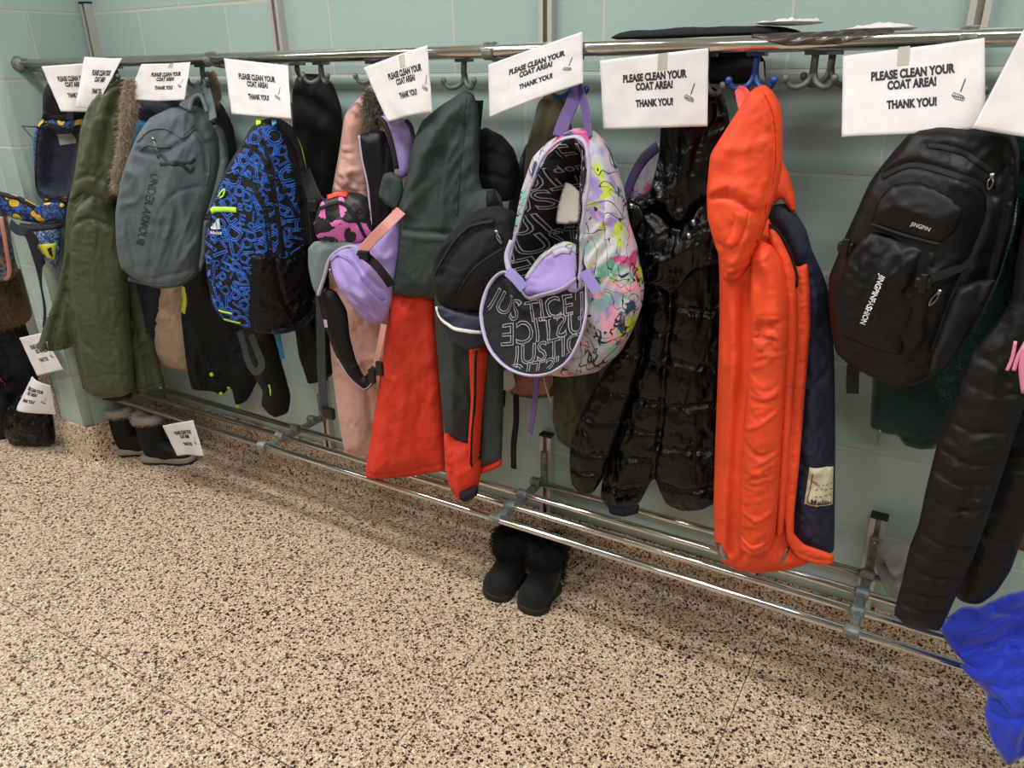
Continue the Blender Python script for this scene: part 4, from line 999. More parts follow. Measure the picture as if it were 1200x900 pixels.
s5.ribbon('edge', [(396, 420), (410, 441), (427, 455), (438, 446)], .004, 'lavgrey', a4)
s5.patch('strap_tag', [(380, 374), (385, 373), (386, 382), (381, 383)], 'lavgrey', a4)
strap('web_strap', [G(423, 296, -.39), G(436, 281, -.385), G(452, 265, -.38), G(470, 247, -.34)], .026, .003, 'rose', r_, (.3, -1, .3))
strap('web_strap', [G(420, 294, -.375), G(437, 307, -.39), G(450, 322, -.385), G(459, 335, -.37)], .022, .003, 'strapblk', r_, (.3, -1, .3))
V, Fc = box_vf(G(427, 299, -.395) - [.015, .006, .011], G(427, 299, -.395) + [.015, .006, .011]); o = link('buckle', V, Fc, 'plastic', r_, smooth=False); bevel_obj(o, .004)
strap('web_strap', [G(450, 380, -.33), G(446, 402, -.34), G(440, 430, -.345)], .016, .003, 'rose', r_, (.3, -1, 0))
for dx in (-4, 5):
    V, Fc = box_vf(G(440 + dx, 437 - dx, -.355) - [.011, .006, .02], G(440 + dx, 437 - dx, -.355) + [.011, .006, .02]); o = link('buckle', V, Fc, 'plastic', r_, smooth=False); bevel_obj(o, .005)
puller('zip_pull', G(387, 317, -.37), r_, 'lavgrey' if False else 'metalpull', .03)
strap('web_strap', [G(375, 345, -.31), G(376, 390, -.31), G(377, 440, -.31), G(381, 485, -.31)], .026, .003, 'strapgry', r_, (.3, -1, 0))
V, Fc = box_vf(G(385, 484, -.315) - [.022, .008, .018], G(385, 484, -.315) + [.022, .008, .018]); o = link('buckle', V, Fc, 'plastic', r_, smooth=False); bevel_obj(o, .006)
# ================================================================ snow pants
r_ = root_at('snow_pants', 'slate grey and red-orange bib snow pants hanging from the bare double hook', 'snow pants', 546, 104, -.24)
s = Sheet([(538, 110), (546, 106), (555, 110), (561, 128), (563, 150), (561, 205), (565, 222), (580, 221), (588, 232), (591, 249), (582, 300), (578, 347), (560, 352), (508, 350), (459, 345), (465, 305), (471, 262), (468, 242), (478, 202), (483, 168), (494, 142), (516, 124)], -.255, 14, T=.03, Rr=.04,
          folds=[([(472, 268), (500, 269), (532, 270)], .005, -.007), ([(548, 112), (546, 160), (542, 215), (540, 262)], .004, -.005), ([(560, 130), (556, 175), (554, 220)], .005, .004), ([(532, 130), (505, 170), (482, 240)], .02, .012), ([(540, 150), (515, 200), (500, 255)], .018, -.010), ([(512, 128), (525, 124), (540, 122)], .004, -.004),
                 ([(520, 200), (500, 225), (478, 250)], .012, .006), ([(543, 120), (520, 160), (490, 215)], .009, .009), ([(536, 150), (528, 200), (524, 262)], .010, .008), ([(470, 275), (505, 276), (534, 278)], .006, .005)], wr=[(.006, .05, 62, 4), (.0025, .018, 50, 3)], seed=71, res=.0065)
b_ = s.build('bib', 'pantsgrey', r_)
s.ribbon('zip', [(549, 114), (546, 160), (542, 215), (540, 250)], .004, 'pantsgrey', b_, lift=.002)
s.patch('hook_and_loop_tab', [(572, 223), (580, 222), (590, 245), (582, 248), (575, 240)], 'strapblk', b_, T=.002)
s = Sheet([(449, 204), (459, 201), (471, 208), (473, 224), (466, 248), (452, 240), (443, 229)], -.295, 14, T=.008, Rr=.01, sm=1, wr=(.003, .02, 40, 2), folds=[([(452, 212), (458, 225), (462, 242)], .005, -.004)], res=.006); s.build('shoulder_strap', 'pantsgrey', r_)
s = Sheet([(460, 336), (484, 340), (508, 342), (512, 400), (517, 470), (522, 535), (521, 552), (505, 554), (478, 559), (450, 561), (427, 560), (434, 515), (444, 450), (452, 395)], -.262, 14, T=.035, Rr=.05,
          folds=[([(429, 549), (470, 550), (521, 541)], .0035, -.006), ([(470, 350), (462, 430), (450, 545)], .025, .010), ([(495, 350), (490, 420), (500, 540)], .03, -.010), ([(470, 440), (478, 470), (470, 520)], .012, .006), ([(500, 470), (492, 500), (495, 540)], .012, -.006)], wr=[(.007, .06, 75, 3), (.002, .02, 20, 2)], seed=73, res=.0065)
a_ = s.build('left_leg', 'pantsorange', r_, label='red-orange leg')
s = Sheet([(508, 342), (535, 343), (560, 345), (566, 356), (564, 410), (556, 470), (550, 524), (532, 519), (521, 509), (517, 470), (511, 400)], -.266, 14, T=.035, Rr=.05, folds=[([(540, 360), (535, 420), (530, 510)], .014, .006)], wr=(.006, .05, 85, 3), seed=74, res=.0065)
a2 = s.build('right_leg', 'pantsgrey', r_)
s = Sheet([(560, 352), (600, 345), (601, 380), (590, 420), (590, 480), (588, 540), (576, 543), (562, 548), (560, 480), (563, 410)], -.27, 14, T=.035, Rr=.06, wr=(.005, .05, 85, 3), seed=75, res=.007); s.build('side_panel', 'pantsgrey', a2)
s = Sheet([(563, 546), (577, 540), (589, 535), (588, 546), (575, 552), (562, 556)], -.272, 14, T=.03, res=.007); s.build('hem', 'pantsorange', a2)
s = Sheet([(549, 405), (566, 402), (572, 410), (566, 470), (562, 530), (556, 548), (549, 540), (548, 520), (552, 470)], -.305, 14, T=.04, Rr=.04, folds=[([(560, 405), (556, 470), (553, 540)], .0035, -.004)], wr=(.004, .03, 85, 3), res=.006, seed=4)
a3 = s.build('zip_gusset', 'pantsorange', a2); s.ribbon('zip', [(561, 408), (560, 450), (559, 475), (556, 500), (554, 545)], .006, 'strapblk', a3, lift=.002)
puller('zip_pull', s.at(553, 545, .004), r_, 'plastic', .03)
s = Sheet([(520, 506), (532, 518), (550, 523), (556, 535), (564, 540), (563, 560), (558, 580), (546, 588), (536, 583), (525, 565), (521, 540)], -.305, 14, T=.05, Rr=.06, folds=[([(524, 558), (540, 575), (562, 566)], .004, -.006)], wr=[(.006, .03, 60, 2)], seed=76, res=.006)
a4 = s.build('cuff', 'pantsorange', a2); s2 = Sheet([(538, 574), (552, 572), (561, 568), (560, 580), (546, 589), (538, 585)], -.325, 14, T=.03, res=.006); s2.build('ankle_tab', 'strapblk', a4)
# ================================================================ small black backpack
r_ = root_at('small_black_backpack', 'small plain black backpack hanging between the snow pants and the flower print backpack', 'backpack', 562, 118, -.22)
s = Sheet([(563, 150), (570, 154), (583, 160), (596, 175), (603, 197), (603, 213), (596, 236), (580, 236), (562, 228), (556, 200), (558, 170)], -.18, 10, T=.035, Rr=.06, folds=[([(564, 180), (582, 178), (598, 190)], .005, -.007), ([(566, 200), (585, 205), (600, 212)], .006, -.006)], wr=(.005, .04, 20, 2), res=.007, seed=81); s.build('upper_body', 'blackmatte', r_, depth=.04)
strap('strap', [G(558, 160, -.23), G(560, 138, -.23), G(562, 118, -.22)], .02, .005, 'strapblk', r_)
s = Sheet([(508, 306), (518, 285), (536, 266), (559, 247), (580, 244), (600, 252), (612, 290), (606, 330), (590, 352), (572, 364), (548, 367), (530, 364), (514, 354), (506, 334)], -.35, 14, T=.05, Rr=.07,
          folds=[([(512, 318), (528, 288), (552, 262), (585, 254)], .004, -.006), ([(521, 322), (540, 290), (565, 268), (590, 262)], .005, -.006), ([(536, 350), (560, 310), (594, 285)], .004, -.006)], wr=(.004, .05, 50, 2), seed=83, res=.006)
b_ = s.build('body', 'blackmatte', r_, depth=.04)
s.ribbon('zip', [(513, 320), (530, 290), (553, 264), (584, 256)], .007, 'strapblk', b_, round_=True); s.ribbon('zip', [(538, 348), (562, 310), (594, 287)], .006, 'strapblk', b_); puller('zip_pull', s.at(588, 268, .006), b_, L=.026, dirv=(.5, 0, -1))
strap('dangling_strap', [G(604, 440, -.13), G(605, 490, -.13), G(602, 520, -.13), G(602, 549, -.13)], .018, .003, 'strapblk', r_)
strap('dangling_strap', [G(591, 445, -.15), G(589, 476, -.15)], .014, .003, 'strapblk', r_)
r_ = root_at('navy_pouch', 'navy pouch with white piping tucked below the small black backpack', 'pouch', 545, 365, -.33)
s = Sheet([(511, 360), (516, 355), (534, 362), (560, 368), (578, 368), (574, 400), (562, 408), (547, 410), (532, 402), (520, 386)], -.37, 14, T=.03, Tb=.02, Rr=.05, wr=(.004, .04, 10, 2), res=.006, seed=5); b_ = s.build('pouch_body', 'navyquilt', r_)
s.ribbon('piping', [(512, 359), (516, 370), (533, 380), (550, 384), (567, 387)], .008, 'tag', b_, round_=True)
# ================================================================ flower print backpack
r_ = root_at('flower_backpack', 'open flower print backpack with black lining lettered in white', 'backpack', 677, 102, -.24)
BO = [(654, 160), (668, 155), (684, 157), (698, 172), (711, 200), (720, 232), (724, 262), (735, 295), (743, 340), (741, 362), (730, 392), (716, 418), (692, 438), (660, 442), (632, 438), (610, 420), (598, 380), (592, 335), (597, 300), (603, 265), (611, 222), (624, 184), (640, 168)]
OP = [(668, 163), (680, 163), (689, 175), (693, 205), (690, 250), (687, 300), (686, 340), (680, 390), (640, 410), (612, 380), (604, 330), (608, 290), (622, 245), (634, 210), (648, 180)]
s = Sheet(BO, -.36, -4, T=.03, Rr=.05, dents=[(OP, .10, .05)], folds=[([(716, 240), (722, 290), (735, 340)], .008, .006), ([(700, 330), (715, 325), (735, 285)], .006, -.006), ([(700, 360), (712, 390), (705, 425)], .02, .012)], wr=[(.006, .05, 75, 2.5), (.002, .02, 60, 2)], seed=91, res=.006)
b_ = s.build('body', 'floral', r_, depth=.06)
s.patch('lining', OP, 'blackmatte', b_, lift=.003, res=.007)
clip = resample(s.uvs(cat(OP, 4, True)), .01); items = []
for j in range(9):
    a, b = (600 + (j % 2) * 8, 186 + j * 26), (706 + (j % 2) * 8, 180 + j * 26)
    items.append(tl(s, 'JUSTICE' if j % 3 else 'STICE JU', a, b, outline=.015, ysc=1.0, flip=j % 2 == 1))
s.letters(items, 'lining_lettering', 'whiteline', b_, lift=.0045, clip=clip)
s.ribbon('piping', [(601, 318), (606, 288), (617, 252), (628, 218), (640, 186), (654, 168), (668, 161), (682, 161), (691, 174), (696, 204), (694, 250), (690, 300), (689, 335)], .0065, 'lavgrey', b_, round_=True)
s.patch('lining_label', [(646, 186), (672, 184), (674, 208), (646, 210)], 'mesh', b_, lift=.008); s.letters([tl(s, 'done', (649, 200), (671, 198), .0)], 'lining_mark', 'whiteline', b_, lift=.011)
s2 = Sheet([(662, 213), (670, 216), (680, 226), (680, 250), (678, 261), (664, 263), (651, 262), (654, 240)], -.335, -4, T=.002, Tb=.002, sm=1, res=.006); s2.build('name_card', 'tag', b_, label='blank white card')
s3 = Sheet([(611, 350), (618, 322), (634, 300), (650, 288), (664, 284), (678, 292), (685, 306), (687, 330), (682, 345), (650, 350)], -.375, -4, pitch=15, T=.012, Rr=.015, wr=(.003, .03, 30, 2), res=.006); a_ = s3.build('front_pocket', 'lavender', r_)
s3.ribbon('floral_edge', [(618, 326), (634, 304), (650, 292), (664, 287), (678, 294), (685, 308)], .014, 'floral', a_, round_=True)
s3.ribbon('name_tag', [(652, 298), (662, 293), (672, 294)], .016, 'lavgrey', a_)
# open front flap, black inside
FLP = [(564, 372), (567, 350), (576, 330), (590, 319), (602, 326), (616, 348), (634, 346), (660, 338), (685, 322), (687, 345), (686, 372), (678, 400), (664, 424), (644, 437), (622, 440), (600, 434), (582, 420), (570, 400)]
s4 = Sheet(FLP, -.43, -6, pitch=28, T=-.03, Tb=.035, Rr=.09, res=.006, wr=(.004, .03, 50, 2), seed=93, power=1.0, folds=[([(592, 330), (600, 350), (612, 362)], .008, .012)])
a_ = s4.build('open_flap', 'blackmatte', r_, label='open flap showing black lettered lining')
clip = s4.poly * 1.0; clip = s4.c + (clip - s4.c) * .95; items = []
for (txt, a, b, fl) in (('TICE JU', (612, 366), (702, 350), False), ('JUSTICE', (584, 393), (694, 374), True), ('JUSTICE', (596, 418), (694, 398), False), ('JUSTIC', (596, 440), (676, 424), True), ('JUS', (572, 346), (604, 366), False)):
    items.append(tl(s4, txt, a, b, outline=.017, ysc=1.12, flip=fl))
s4.letters(items, 'lining_lettering', 'whiteline', a_, lift=.0015, clip=clip)
s4.ribbon('piping', FLP, .0065, 'lavgrey', a_, closed=True, round_=True, lift=.002)
sb = Sheet(FLP, -.424, -6, pitch=28, T=.0, Tb=.045, Rr=.09, res=.009) if False else None
for L_ in ([(595, 318), (604, 326), (614, 338)], [(684, 318), (692, 330), (700, 342)]):
    q = [G(x, y, -.42) for x, y in L_]; strap('pull_tab', q, .022, .004, 'lav', r_, (0, -1, .6))
strap('pull_tab', [G(696, 350, -.38), G(701, 362, -.38)], .016, .004, 'lav', r_, (0, -1, .4))
strap('side_trim', [G(690, 318, -.40), G(704, 306, -.38), G(724, 290, -.34)], .010, .004, 'lav', r_, (.5, -1, 0))
strap('hanging_loop', [G(655, 160, -.36), G(662, 140, -.33), G(670, 122, -.29), G(677, 102, -.25)], .026, .004, 'strappur', r_, (.4, -1, 0))
strap('hanging_loop', [G(690, 163, -.36), G(688, 140, -.33), G(684, 120, -.29), G(678, 102, -.25)], .022, .004, 'strappur', r_, (-.4, -1, 0))
tube('side_strap_edge', [G(691, 172, -.34), G(708, 196, -.32), G(718, 225, -.31), G(722, 262, -.31)], .008, 'lav', r_, 6)
tube('flap_cord', [G(597, 318, -.41), G(594, 300, -.4), (G(600, 282, -.39))], .006, 'lavgrey', r_, 5)
strap('dangling_strap', [G(629, 438, -.32), G(627, 468, -.31), G(621, 508, -.31)], .014, .003, 'strappur', r_)
# ================================================================ purple strapped pack behind the puffer
r_ = root_at('purple_backpack', 'purple edged backpack peeking out left of the glossy black puffer jacket', 'backpack', 760, 170, -.2)
s = Sheet([(774, 168), (756, 182), (742, 203), (731, 232), (722, 262), (722, 290), (760, 320), (800, 300), (800, 180)], -.10, 5, T=.03, Rr=.05, wr=(.004, .04, 60, 2), res=.009); b_ = s.build('body', 'floral', r_, depth=.03)
s.ribbon('strap_edge', [(772, 171), (757, 184), (744, 205), (734, 233), (726, 262)], .024, 'strappur', b_, round_=True)
# ================================================================ glossy puffer
r_ = root_at('puffer_jacket', 'glossy black hooded puffer jacket hanging beside the orange parka', 'jacket', 838, 105, -.24)
QL = [[(740, 372), (770, 382), (795, 388)], [(736, 412), (765, 420), (784, 427)], [(720, 455), (750, 463), (780, 467)], [(712, 492), (742, 497), (778, 501)], [(706, 525), (740, 530), (770, 535)], [(702, 563), (730, 570), (762, 570)],
      [(778, 305), (800, 296), (845, 302)], [(788, 350), (812, 357), (847, 366)], [(780, 413), (805, 420), (848, 431)], [(776, 472), (800, 470), (845, 470)], [(770, 516), (800, 520), (845, 527)], [(768, 560), (800, 569), (842, 568)], [(745, 328), (775, 322), (790, 345)]]
s = Sheet([(776, 152), (800, 120), (832, 102), (848, 112), (856, 150), (862, 220), (858, 300), (850, 450), (842, 588), (822, 598), (800, 599), (780, 590), (767, 560), (762, 566), (750, 589), (732, 600), (714, 596), (703, 582), (706, 560), (722, 490), (737, 412), (742, 340), (726, 282), (732, 248), (746, 230), (760, 226), (772, 190)], -.19, 4, T=.04, Rr=.06,
          quilt=QL, qa=.014, qw=.026, folds=[([(785, 330), (790, 360), (784, 420), (778, 500), (766, 560)], .007, -.012), ([(752, 330), (762, 380), (755, 430)], .008, -.008)], wr=[(.006, .03, 82, 3), (.0025, .012, 70, 3)], seed=101, res=.0055)
b_ = s.build('body', 'puffer', r_)
s.ribbon('pocket_welt', [(834, 487), (823, 488), (818, 520), (818, 558)], .006, 'blackmatte', b_)
s = Sheet([(742, 345), (752, 342), (757, 380), (752, 420), (738, 470), (716, 530), (706, 562), (694, 579), (683, 580), (670, 566), (667, 545), (668, 518), (682, 482), (708, 436), (732, 400)], -.235, 4, T=.045, Rr=.07, quilt=[[(730, 408), (745, 414), (756, 418)], [(700, 448), (722, 456), (746, 460)], [(682, 482), (704, 490), (732, 494)], [(668, 522), (690, 527), (722, 532)], [(667, 546), (690, 549), (712, 552)]], qa=.012, qw=.02,
          wr=[(.005, .028, 65, 3), (.002, .012, 60, 3)], seed=103, res=.0055); s.build('sleeve', 'puffer', r_)
s = Sheet([(774, 140), (792, 112), (832, 100), (848, 110), (856, 145), (852, 200), (840, 225), (822, 240), (806, 264), (790, 266), (776, 246), (766, 252), (757, 262), (750, 246), (764, 216), (772, 185)], -.225, 4, T=.04, Rr=.06, quilt=[[(800, 122), (795, 180), (800, 240)], [(848, 130), (830, 150), (815, 200)]], qa=.012, qw=.02, wr=[(.010, .035, 80, 2.2), (.002, .014, 30, 2)], seed=105, res=.0055); s.build('hood', 'puffer', r_)
s = Sheet([(748, 252), (768, 246), (786, 262), (796, 268), (812, 250), (828, 232), (846, 222), (852, 270), (846, 310), (812, 318), (790, 345), (770, 336), (748, 330), (732, 320), (728, 300), (738, 270)], -.24, 4, T=.04, Rr=.06, quilt=[[(790, 268), (790, 300), (795, 340)], [(745, 300), (765, 290), (790, 300)]], qa=.012, qw=.02, wr=[(.011, .035, 50, 2), (.0025, .015, 110, 2)], seed=107, res=.0055); c_ = s.build('collar', 'puffer', r_)
s2 = Sheet([(736, 232), (750, 240), (757, 256), (746, 266), (732, 276), (724, 268), (729, 246)], -.285, 4, T=.012, res=.006); d_ = s2.build('collar_tab', 'puffer', r_)
for sh, q in ((s2, (740, 241)), (s2, (734, 260)), (s, (817, 258)), (s, (811, 274))):
    p = sh.at(*q, .001); V, Fc = sweep_vf([p - sh.n * .003, p + sh.n * .003], circ(.0065, 12), (0, 0, 1)); link('snap', V, Fc, 'metalpull', d_ if sh is s2 else c_)
s3 = Sheet([(712, 592), (730, 596), (750, 590), (748, 602), (730, 606), (714, 602)], -.25, 4, T=.03, res=.007); s3.build('cuff', 'blackmatte', r_)
# ================================================================ orange parka
r_ = root_at('orange_parka', 'bright orange hooded parka with navy quilted lining on the blue hook', 'parka', 880, 108, -.25)
s = Sheet([(840, 270), (870, 250), (905, 250), (925, 290), (932, 320), (934, 400), (930, 500), (926, 600), (932, 638), (955, 650), (948, 660), (925, 668), (888, 671), (866, 669), (846, 659), (838, 643), (836, 600), (838, 520), (841, 440), (843, 380), (843, 320)], -.27, 6, T=.035, Rr=.04,
          folds=[([(858, 300), (862, 420), (858, 560), (850, 645)], .014, .010), ([(876, 330), (872, 420), (864, 520), (858, 640)], .009, -.014), ([(846, 330), (850, 450), (845, 600)], .008, .004), ([(842, 652), (868, 662), (890, 663), (930, 659)], .003, -.004), ([(866, 652), (875, 640), (878, 630)], .006, -.006)], wr=[(.004, .05, 88, 5), (.0015, .016, 60, 2)], seed=111, res=.006)
b_ = s.build('body', 'orange', r_)
s.patch('reflective_mark', [(840, 633), (846, 629), (857, 645), (849, 650), (842, 645)], 'metalpull', b_)
s.ribbon('reflective_mark', [(925, 636), (922, 642), (918, 650)], .007, 'metalpull', b_)
qs = []
for k in range(7):
    y = 300 + k * 58
    qs.append([(928, y + 30), (945, y + 38), (962, y + 22), (979, y - 4)]); qs.append([(928, y + 30), (942, y + 18), (960, y + 34), (979, y + 50)]); qs.append([(928, y), (945, y + 10), (958, y + 36)])
s = Sheet([(926, 262), (944, 266), (952, 294), (964, 320), (971, 340), (976, 380), (978, 430), (979, 520), (978, 650), (960, 646), (940, 640), (926, 625), (926, 500), (928, 400), (930, 320)], -.255, 6, T=.028, Rr=.03, quilt=qs, qa=.006, qw=.016, wr=[(.004, .035, 80, 2), (.0015, .014, 30, 2)], seed=113, res=.005)
l_ = s.build('quilted_lining', 'navyquilt', r_)
lab = [(950, 541), (977, 545), (976, 588), (944, 583)]
s.patch('lining_label', lab, 'jacketlabel', l_, T=.001, lift=.003)
its = [tl(s, 'oo', (954, 557), (960, 560)), tl(s, '- - - -', (960, 561), (976, 562), .02), tl(s, '- - - -', (957, 566), (976, 568), .02), tl(s, '- - - -', (957, 573), (975, 575), .02), tl(s, 'Melin', (952, 579), (972, 583), .01)]
s.letters(its, 'label_print', 'ink', l_, lift=.0055)
s.ribbon('label_frame', [(954, 547), (951, 565), (948, 580), (962, 583), (975, 585)], .0015, 'ink', l_, lift=.0045)
s = Sheet([(896, 256), (905, 240), (920, 238), (932, 248), (945, 268), (952, 296), (944, 308), (936, 316), (927, 304), (914, 276)], -.275, 6, T=.02, Rr=.03, wr=[(.003, .03, 60, 2)], res=.006, seed=3); s.build('collar_lining', 'navycloth', r_)
s = Sheet([(927, 308), (936, 313), (946, 308), (949, 336), (950, 380), (946, 430), (942, 480), (937, 540), (931, 600), (930, 625), (942, 638), (977, 650), (977, 662), (955, 661), (934, 653), (921, 634), (918, 600), (921, 540), (925, 470), (928, 400), (928, 340)], -.292, 6, T=.006, Rr=.008, sm=1,
          folds=[([(937, 318), (940, 380), (935, 460), (928, 540), (924, 610)], .002, -.003), ([(977, 656), (950, 652), (934, 645)], .002, -.0025)], wr=[(.0030, .008, 5, 2.5)], seed=115, res=.0045, rnd=.8)
p_ = s.build('front_facing', 'orange', r_)
s = Sheet([(900, 262), (912, 272), (926, 300), (933, 320), (935, 345), (935, 400), (930, 470), (925, 540), (920, 600), (917, 628), (909, 628), (912, 560), (917, 470), (920, 400), (920, 345), (914, 310), (902, 284)], -.305, 6, T=.014, Rr=.015,
          folds=[([(906, 270), (924, 302), (928, 340), (928, 400), (923, 470), (918, 560), (913, 620)], .0022, -.004)], wr=[(.0028, .008, 5, 2.5)], seed=116, res=.0045, rnd=.8)
p_ = s.build('placket', 'orange', r_); s.ribbon('zip', [(901, 263), (915, 274), (928, 301), (934, 322), (934, 336)], .0035, 'blackmatte', p_)
s = Sheet([(880, 300), (892, 282), (906, 288), (918, 308), (924, 345), (925, 400), (921, 450), (917, 500), (913, 570), (909, 622), (905, 643), (896, 651), (880, 650), (868, 642), (865, 625), (868, 570), (871, 500), (877, 440), (880, 390), (878, 340)], -.315, 6, T=.04, Rr=.04,
          folds=[([(868, 560), (886, 548), (914, 536)], .004, .005), ([(871, 500), (892, 490), (920, 472)], .005, .006), ([(874, 515), (895, 528), (915, 520)], .005, -.006), ([(869, 590), (890, 600), (910, 592)], .005, .005), ([(880, 400), (900, 380), (924, 372)], .006, -.005), ([(866, 624), (884, 636), (908, 630)], .003, -.006), ([(876, 440), (900, 458), (918, 450)], .006, .005), ([(884, 310), (896, 340), (892, 390)], .010, -.008), ([(900, 300), (912, 340), (914, 400)], .010, .006), ([(880, 420), (896, 410), (918, 412)], .005, .005)], wr=[(.005, .03, 20, 2.5), (.0018, .012, 10, 2.5)], seed=117, res=.005, rnd=.6)
a_ = s.build('sleeve', 'orange', r_)
s.patch('cuff_tab', [(870, 622), (884, 630), (898, 628), (897, 640), (882, 643), (869, 636)], 'orange', a_, T=.004)
s = Sheet([(908, 170), (918, 190), (926, 208), (932, 230), (932, 252), (924, 244), (916, 232), (906, 240), (896, 250), (890, 220)], -.285, 8, T=.025, Rr=.03, wr=[(.003, .03, 70, 2)], folds=[([(914, 195), (920, 222), (930, 248)], .005, -.005)], res=.006, seed=4); s.build('hood_side', 'orange', r_)
s = Sheet([(871, 119), (878, 108), (886, 102), (896, 99), (906, 107), (914, 121), (917, 137), (917, 165), (917, 190), (913, 215), (905, 240), (898, 262), (889, 288), (880, 310), (867, 327), (849, 330), (844, 312), (842, 298), (836, 282), (829, 256), (828, 225), (832, 181), (849, 154)], -.315, 8, T=.06, Rr=.08,
          folds=[([(893, 104), (905, 130), (909, 165), (907, 205), (897, 245), (884, 290), (878, 306)], .0035, -.008), ([(915, 130), (915, 180), (908, 220)], .005, -.006), ([(829, 232), (850, 226), (872, 232), (884, 244)], .006, -.009), ([(834, 222), (858, 212), (884, 224)], .010, .007), ([(842, 168), (870, 172), (900, 164)], .010, .004), ([(838, 280), (852, 290), (846, 318)], .006, -.006), ([(882, 245), (878, 275), (864, 302)], .005, .006), ([(846, 315), (858, 318), (872, 314)], .003, -.006), ([(850, 322), (862, 312), (878, 306)], .004, .004),
                 ([(902, 152), (906, 160), (903, 168)], .003, -.006), ([(908, 158), (904, 166), (909, 174)], .003, .005), ([(880, 112), (868, 140), (850, 180)], .02, .006)], wr=[(.006, .05, 60, 2.2), (.0018, .014, 40, 2)], seed=119, res=.005, rnd=.6)
h_ = s.build('hood', 'orange', r_)
s.patch('hood_tab', [(864, 243), (876, 240), (881, 242), (878, 256), (870, 278), (860, 286), (854, 281), (862, 264), (866, 250)], 'orange', h_, T=.006)
s.ribbon('brim_seam', [(896, 105), (908, 130), (912, 165), (910, 205), (901, 240), (889, 282)], .003, 'orange', h_, lift=.001, th=.0008)
strap('hanging_loop', [G(866, 104, -.26), G(869, 120, -.29), G(874, 136, -.31)], .016, .004, 'hotpinkloop', r_)
strap('hanging_loop', [G(866, 104, -.26), G(874, 108, -.28), G(880, 126, -.31)], .012, .004, 'hotpinkloop', r_)
# ================================================================ black backpack with white lettering
r_ = root_at('black_backpack', 'large black backpack with small white lettering at the right end', 'backpack', 1110, 125, -.24)
FR = [(1072, 152), (1100, 148), (1135, 150), (1165, 152), (1185, 160), (1192, 185), (1190, 230), (1181, 280), (1168, 325), (1150, 365), (1128, 405), (1105, 432), (1085, 446), (1068, 453), (1050, 452), (1024, 443), (1000, 431), (980, 414), (974, 390), (971, 355), (971, 325), (982, 298), (991, 276), (1003, 250), (1017, 218), (1030, 200), (1050, 176)]
def jdrop(s_, P):
    A, B = s_.uv(1150, 150), s_.uv(1092, 440); d = (B - A) / np.linalg.norm(B - A); nn = np.array([-d[1], d[0]]); x = (P - A) @ nn
    return -0.5 * np.maximum(0, x)
s = Sheet(FR, -.33, -2, T=.06, Rr=.07, res=.0055, extra=jdrop, seed=131, folds=[([(1035, 205), (1070, 190), (1110, 196), (1150, 214), (1166, 230)], .005, -.008), ([(1088, 168), (1130, 176), (1160, 200)], .006, -.006), ([(1166, 205), (1150, 270), (1120, 340), (1095, 405)], .005, -.008), ([(1120, 333), (1145, 326), (1168, 326)], .003, -.005), ([(978, 388), (1010, 410), (1052, 420), (1080, 415)], .003, -.004)], wr=[(.005, .05, 70, 2.5), (.002, .02, 110, 2)])
b_ = s.build('body', 'blackpack', r_, depth=.07)
s.ribbon('zip', [(1035, 206), (1070, 191), (1110, 197), (1150, 214), (1160, 240), (1146, 285), (1120, 340), (1096, 405)], .008, 'strapblk', b_)
s.ribbon('zip', [(1088, 168), (1130, 176), (1163, 200)], .008, 'strapblk', b_)
s.patch('side_pocket', [(1121, 334), (1145, 327), (1166, 327), (1160, 345), (1140, 378), (1122, 406), (1104, 428), (1090, 432), (1098, 395)], 'mesh', b_, T=.010, lift=.002)
s2 = Sheet([(1020, 264), (1028, 236), (1044, 217), (1074, 212), (1112, 226), (1130, 247), (1122, 268), (1102, 289), (1060, 277)], -.385, -2, T=.020, Rr=.04, wr=(.004, .04, 60, 2), res=.005, folds=[([(1116, 230), (1124, 248), (1116, 275)], .004, -.005)], seed=133); p_ = s2.build('front_pocket', 'blackpack', r_)
s2.ribbon('zip', [(1022, 263), (1060, 276), (1102, 287)], .008, 'strapblk', p_, round_=True); s2.letters([tl(s2, 'JINGPIN', (1068.5, 260.5), (1091, 267.5), .01, ysc=1.15)], 'lettering', 'white', p_, lift=.0015)
s3 = Sheet([(1010, 278), (1022, 270), (1060, 281), (1100, 293), (1098, 322), (1078, 350), (1066, 385), (1056, 417), (1020, 408), (981, 391), (978, 360), (985, 322), (998, 294)], -.382, -2, T=.024, Rr=.05, wr=[(.007, .04, 60, 2), (.002, .018, 110, 2)], res=.005, seed=135, folds=[([(1062, 340), (1075, 330), (1082, 300)], .006, -.010), ([(1058, 290), (1062, 320), (1056, 345)], .008, .006)]); p2 = s3.build('lower_pocket', 'blackpack', r_)
s3.letters([tl(s3, 'JINGPINFASHION', (1037, 318), (1013, 376), .02, ysc=1.1)], 'lettering', 'white', p2, lift=.0015)
for (x, y, sh) in ((1084, 328, s3), (996, 285, s)):
    p = sh.at(x, y, .012)
    V, Fc = box_vf(p - [.013, .006, .009], p + [.013, .006, .009]); o = link('buckle', V, Fc, 'plastic', r_, smooth=False); bevel_obj(o, .004)
    V, Fc = box_vf(p + [-.006, -.008, -.016], p + [.006, .002, .016]); o = link('buckle_tongue', V, Fc, 'plastic', o, smooth=False); bevel_obj(o, .003)
strap('compression_strap', [G(1150, 300, -.34), G(1120, 316, -.38), G(1092, 326, -.42)], .014, .003, 'strapblk', r_)
puller('zip_pull', s.at(1105, 332, .006), b_, 'metalpull', .026, (-.4, 0, -1)); puller('zip_pull', s.at(1163, 204, .006), b_, 'metalpull', .02)
strap('dangling_strap', [G(1000, 428, -.27), G(999, 445, -.27), G(999, 461, -.27)], .022, .003, 'strapblk', r_)
